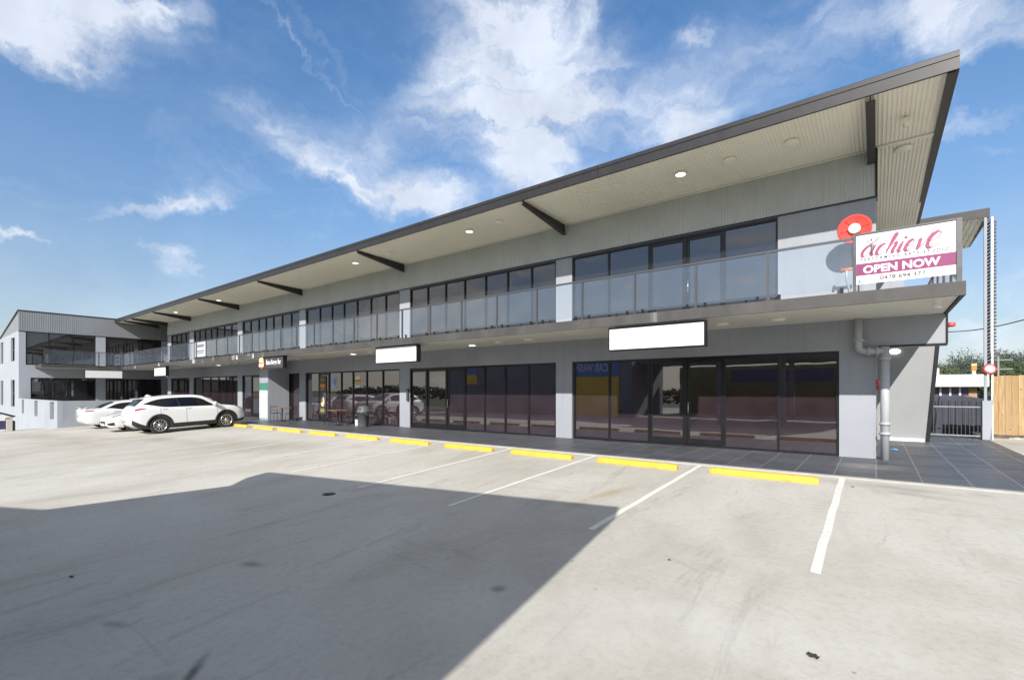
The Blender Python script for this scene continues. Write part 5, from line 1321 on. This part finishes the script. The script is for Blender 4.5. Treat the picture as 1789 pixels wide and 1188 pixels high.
sky.air_density = 1.0; sky.dust_density = .6; sky.ozone_density = 2.2; sky.altitude = 0
tc = nt.nodes.new('ShaderNodeTexCoord'); gen = tc.outputs['Generated']
sep = nt.nodes.new('ShaderNodeSeparateXYZ'); nt.links.new(gen, sep.inputs[0])
az = mth(nt, 'ARCTAN2', sep.outputs['X'], sep.outputs['Y'])          # compass bearing from +Y towards +X
elv = mth(nt, 'ARCSINE', sep.outputs['Z'])
cmb = nt.nodes.new('ShaderNodeCombineXYZ'); nt.links.new(az, cmb.inputs[0]); nt.links.new(elv, cmb.inputs[1])
AE = cmb.outputs[0]
VAZ = -atan2(.6088, .7934)
def ae(u, v):
    a = (u-CU)/FOC; b = (CV-v)/FOC; da = math.atan(a); return VAZ+da, math.atan(b*cos(da))
# turbulence warps the cloud outlines
nw = N(nt, 'ShaderNodeTexNoise', i_Scale=5.0, i_Detail=6, i_Roughness=.62); nt.links.new(gen, nw.inputs['Vector'])
wv = N(nt, 'ShaderNodeVectorMath', operation='MULTIPLY_ADD'); nt.links.new(nw.outputs['Color'], wv.inputs[0]); wv.inputs[1].default_value = (.20, .16, 0); 
sub_ = N(nt, 'ShaderNodeVectorMath', operation='SUBTRACT'); nt.links.new(AE, sub_.inputs[0]); sub_.inputs[1].default_value = (.10, .08, 0); nt.links.new(sub_.outputs[0], wv.inputs[2])
nw2 = N(nt, 'ShaderNodeTexNoise', i_Scale=17.0, i_Detail=7, i_Roughness=.68); nt.links.new(gen, nw2.inputs['Vector'])
wv2 = N(nt, 'ShaderNodeVectorMath', operation='MULTIPLY_ADD'); nt.links.new(nw2.outputs['Color'], wv2.inputs[0]); wv2.inputs[1].default_value = (.07, .06, 0)
sb2 = N(nt, 'ShaderNodeVectorMath', operation='SUBTRACT'); nt.links.new(wv.outputs[0], sb2.inputs[0]); sb2.inputs[1].default_value = (.035, .03, 0); nt.links.new(sb2.outputs[0], wv2.inputs[2])
WA = wv2.outputs[0]
def sblob(u, v, ru, rv, rot, soft=.95):
    x, y = ae(u, v); x1, _ = ae(u+1, v); _, y1 = ae(u, v-1)
    return blob_mask(nt, WA, x, y, 1.5*ru*abs(x1-x), 1.5*rv*abs(y1-y), rot, 1.0)
CL = [  # clouds: u, v, ru, rv, rot, amount
 (900, 90, 150, 190, .1, .62), (985, 200, 120, 110, .0, .62), (1020, 140, 100, 70, 0, .45), (930, 260, 110, 90, .0, .50), (870, 20, 150, 80, 0, .40), (840, 180, 110, 120, .2, .35), (940, 310, 60, 60, 0, .5),
 (690, 325, 230, 42, -.22, .62), (570, 308, 130, 22, -.45, .45), (720, 265, 160, 70, .5, .32), (760, 345, 120, 30, 0, .4), (640, 240, 110, 50, .6, .22),
 (90, 15, 300, 70, .12, .85), (10, 75, 140, 45, .2, .45), (250, 8, 130, 34, .2, .6), (130, 95, 160, 40, .1, .22),
 (1730, 15, 190, 60, -.25, 1.0), (1690, 75, 90, 30, -.4, .4), (1700, 225, 100, 20, 0, .38), (1670, 165, 40, 50, .5, .42), (1760, 270, 90, 20, 0, .25),
 (1205, 66, 40, 20, .1, .45), (1190, 205, 60, 90, .5, .40), (1130, 250, 150, 90, .4, .22), (1020, 40, 18, 50, -.5, .35), (1330, 110, 330, 120, .1, .28), (1480, 60, 220, 60, 0, .16), (1450, 20, 160, 30, .2, .2),
 (275, 372, 110, 14, .42, .55), (345, 345, 70, 24, .4, .25), (40, 424, 90, 12, .1, .60), (115, 424, 60, 10, .3, .25), (300, 470, 110, 20, -.12, .42), (330, 490, 110, 30, 0, .18), (510, 60, 140, 7, -.62, .22), (565, 90, 70, 8, -.7, .15), (520, 434, 60, 9, 0, .28),
 (1760, 520, 200, 110, 0, .42), (1700, 600, 320, 60, 0, .45), (80, 420, 330, 120, 0, .22), (100, 560, 500, 70, 0, .22), (450, 300, 280, 220, 0, .16)]
dens = None
for (u, v, ru, rv, rot, amp) in CL:
    k = mth(nt, 'MULTIPLY', sblob(u, v, ru, rv, rot), amp); dens = k if dens is None else mth(nt, 'ADD', dens, k)
# unseen clouds behind and overhead: reflected in glass, added to lift and whiten shade
n0 = noise_(nt, gen, 2.2, 6, .6, (1, 1, 2.2), .6)
back = mth(nt, 'MULTIPLY', ramp(nt, n0, [(.42, .1), (.62, .9)]), ramp(nt, mth(nt, 'MULTIPLY', sep.outputs['Y'], -1.0), [(.0, 0), (.35, 1)]))
zen = mth(nt, 'MULTIPLY', ramp(nt, elv, [(.76, 0), (.92, 1)]), .85)
dens = mth(nt, 'ADD', dens, mth(nt, 'MAXIMUM', back, zen))
wisp = noise_(nt, gen, 6.0, 9, .62, (1, 1, 1.25), .7)
rot_ = nt.nodes.new('ShaderNodeMapping'); rot_.inputs['Rotation'].default_value = (0, 0, .55); rot_.inputs['Scale'].default_value = (5, 17, 1)
nt.links.new(WA, rot_.inputs[0])
sn = N(nt, 'ShaderNodeTexNoise', i_Scale=1.0, i_Detail=8, i_Roughness=.6, i_Distortion=.5); nt.links.new(rot_.outputs[0], sn.inputs['Vector'])
tex = mth(nt, 'ADD', mth(nt, 'MULTIPLY', ramp(nt, wisp, [(.25, 0), (.75, 1)]), .60), mth(nt, 'MULTIPLY', ramp(nt, sn.outputs['Fac'], [(.30, 0), (.68, 1)]), 1.05))
cov = mth(nt, 'MULTIPLY', dens, mth(nt, 'ADD', tex, .12))
veil = mth(nt, 'MULTIPLY', ramp(nt, sn.outputs['Fac'], [(.42, 0), (.75, .20)]), ramp(nt, elv, [(.0, 1), (.9, .4)]))
cov = ramp(nt, mth(nt, 'ADD', cov, veil), [(.0, 0), (.15, .08), (.35, .23), (.6, .46), (.85, .70), (1.0, .86)])
haze = ramp(nt, elv, [(.0, .62), (.10, .36), (.30, .10), (.6, 0)])
cov = mth(nt, 'MAXIMUM', cov, haze)
shade = ramp(nt, noise_(nt, gen, 11, 5, .6), [(.3, .82), (.7, 1.05)])
hsv = N(nt, 'ShaderNodeHueSaturation', i_Saturation=SKYSAT, i_Value=SKYVAL); nt.links.new(sky.outputs[0], hsv.inputs['Color'])
ccol = nt.nodes.new('ShaderNodeVectorMath'); ccol.operation = 'SCALE'; nt.links.new(mixc(nt, mth(nt, 'MAXIMUM', ramp(nt, mth(nt, 'MULTIPLY', sep.outputs['Y'], -1.0), [(.0, 0), (.4, 1)]), ramp(nt, elv, [(.74, 0), (.9, 1)])), CLOUD, (6.0, 5.6, 5.0)), ccol.inputs[0]); nt.links.new(mth(nt, 'MULTIPLY', shade, mth(nt, 'MULTIPLY', ramp(nt, mth(nt, 'MULTIPLY', sep.outputs['Y'], -1.0), [(.0, .56), (.5, .64)]), ramp(nt, elv, [(.74, 1), (.95, .62)]))), ccol.inputs['Scale'])
dimh = nt.nodes.new('ShaderNodeVectorMath'); dimh.operation = 'SCALE'; nt.links.new(hsv.outputs[0], dimh.inputs[0]); nt.links.new(ramp(nt, elv, [(.0, .40), (.12, .60), (.35, .88), (.6, 1)]), dimh.inputs['Scale'])
nt.links.new(mixc(nt, cov, dimh.outputs[0], ccol.outputs[0]), bgn.inputs['Color'])
sc_ = bpy.context.scene; sc_.render.engine = 'CYCLES'
sc_.view_settings.view_transform = 'Standard'; sc_.view_settings.look = 'None'; sc_.view_settings.exposure = EXPO; sc_.view_settings.gamma = 1
sc_.cycles.use_denoising = True; sc_.cycles.max_bounces = 8; sc_.cycles.transparent_max_bounces = 12; sc_.cycles.diffuse_bounces = 4; sc_.cycles.glossy_bounces = 4
sc_.cycles.caustics_reflective = False; sc_.cycles.caustics_refractive = False; sc_.cycles.sample_clamp_indirect = 6
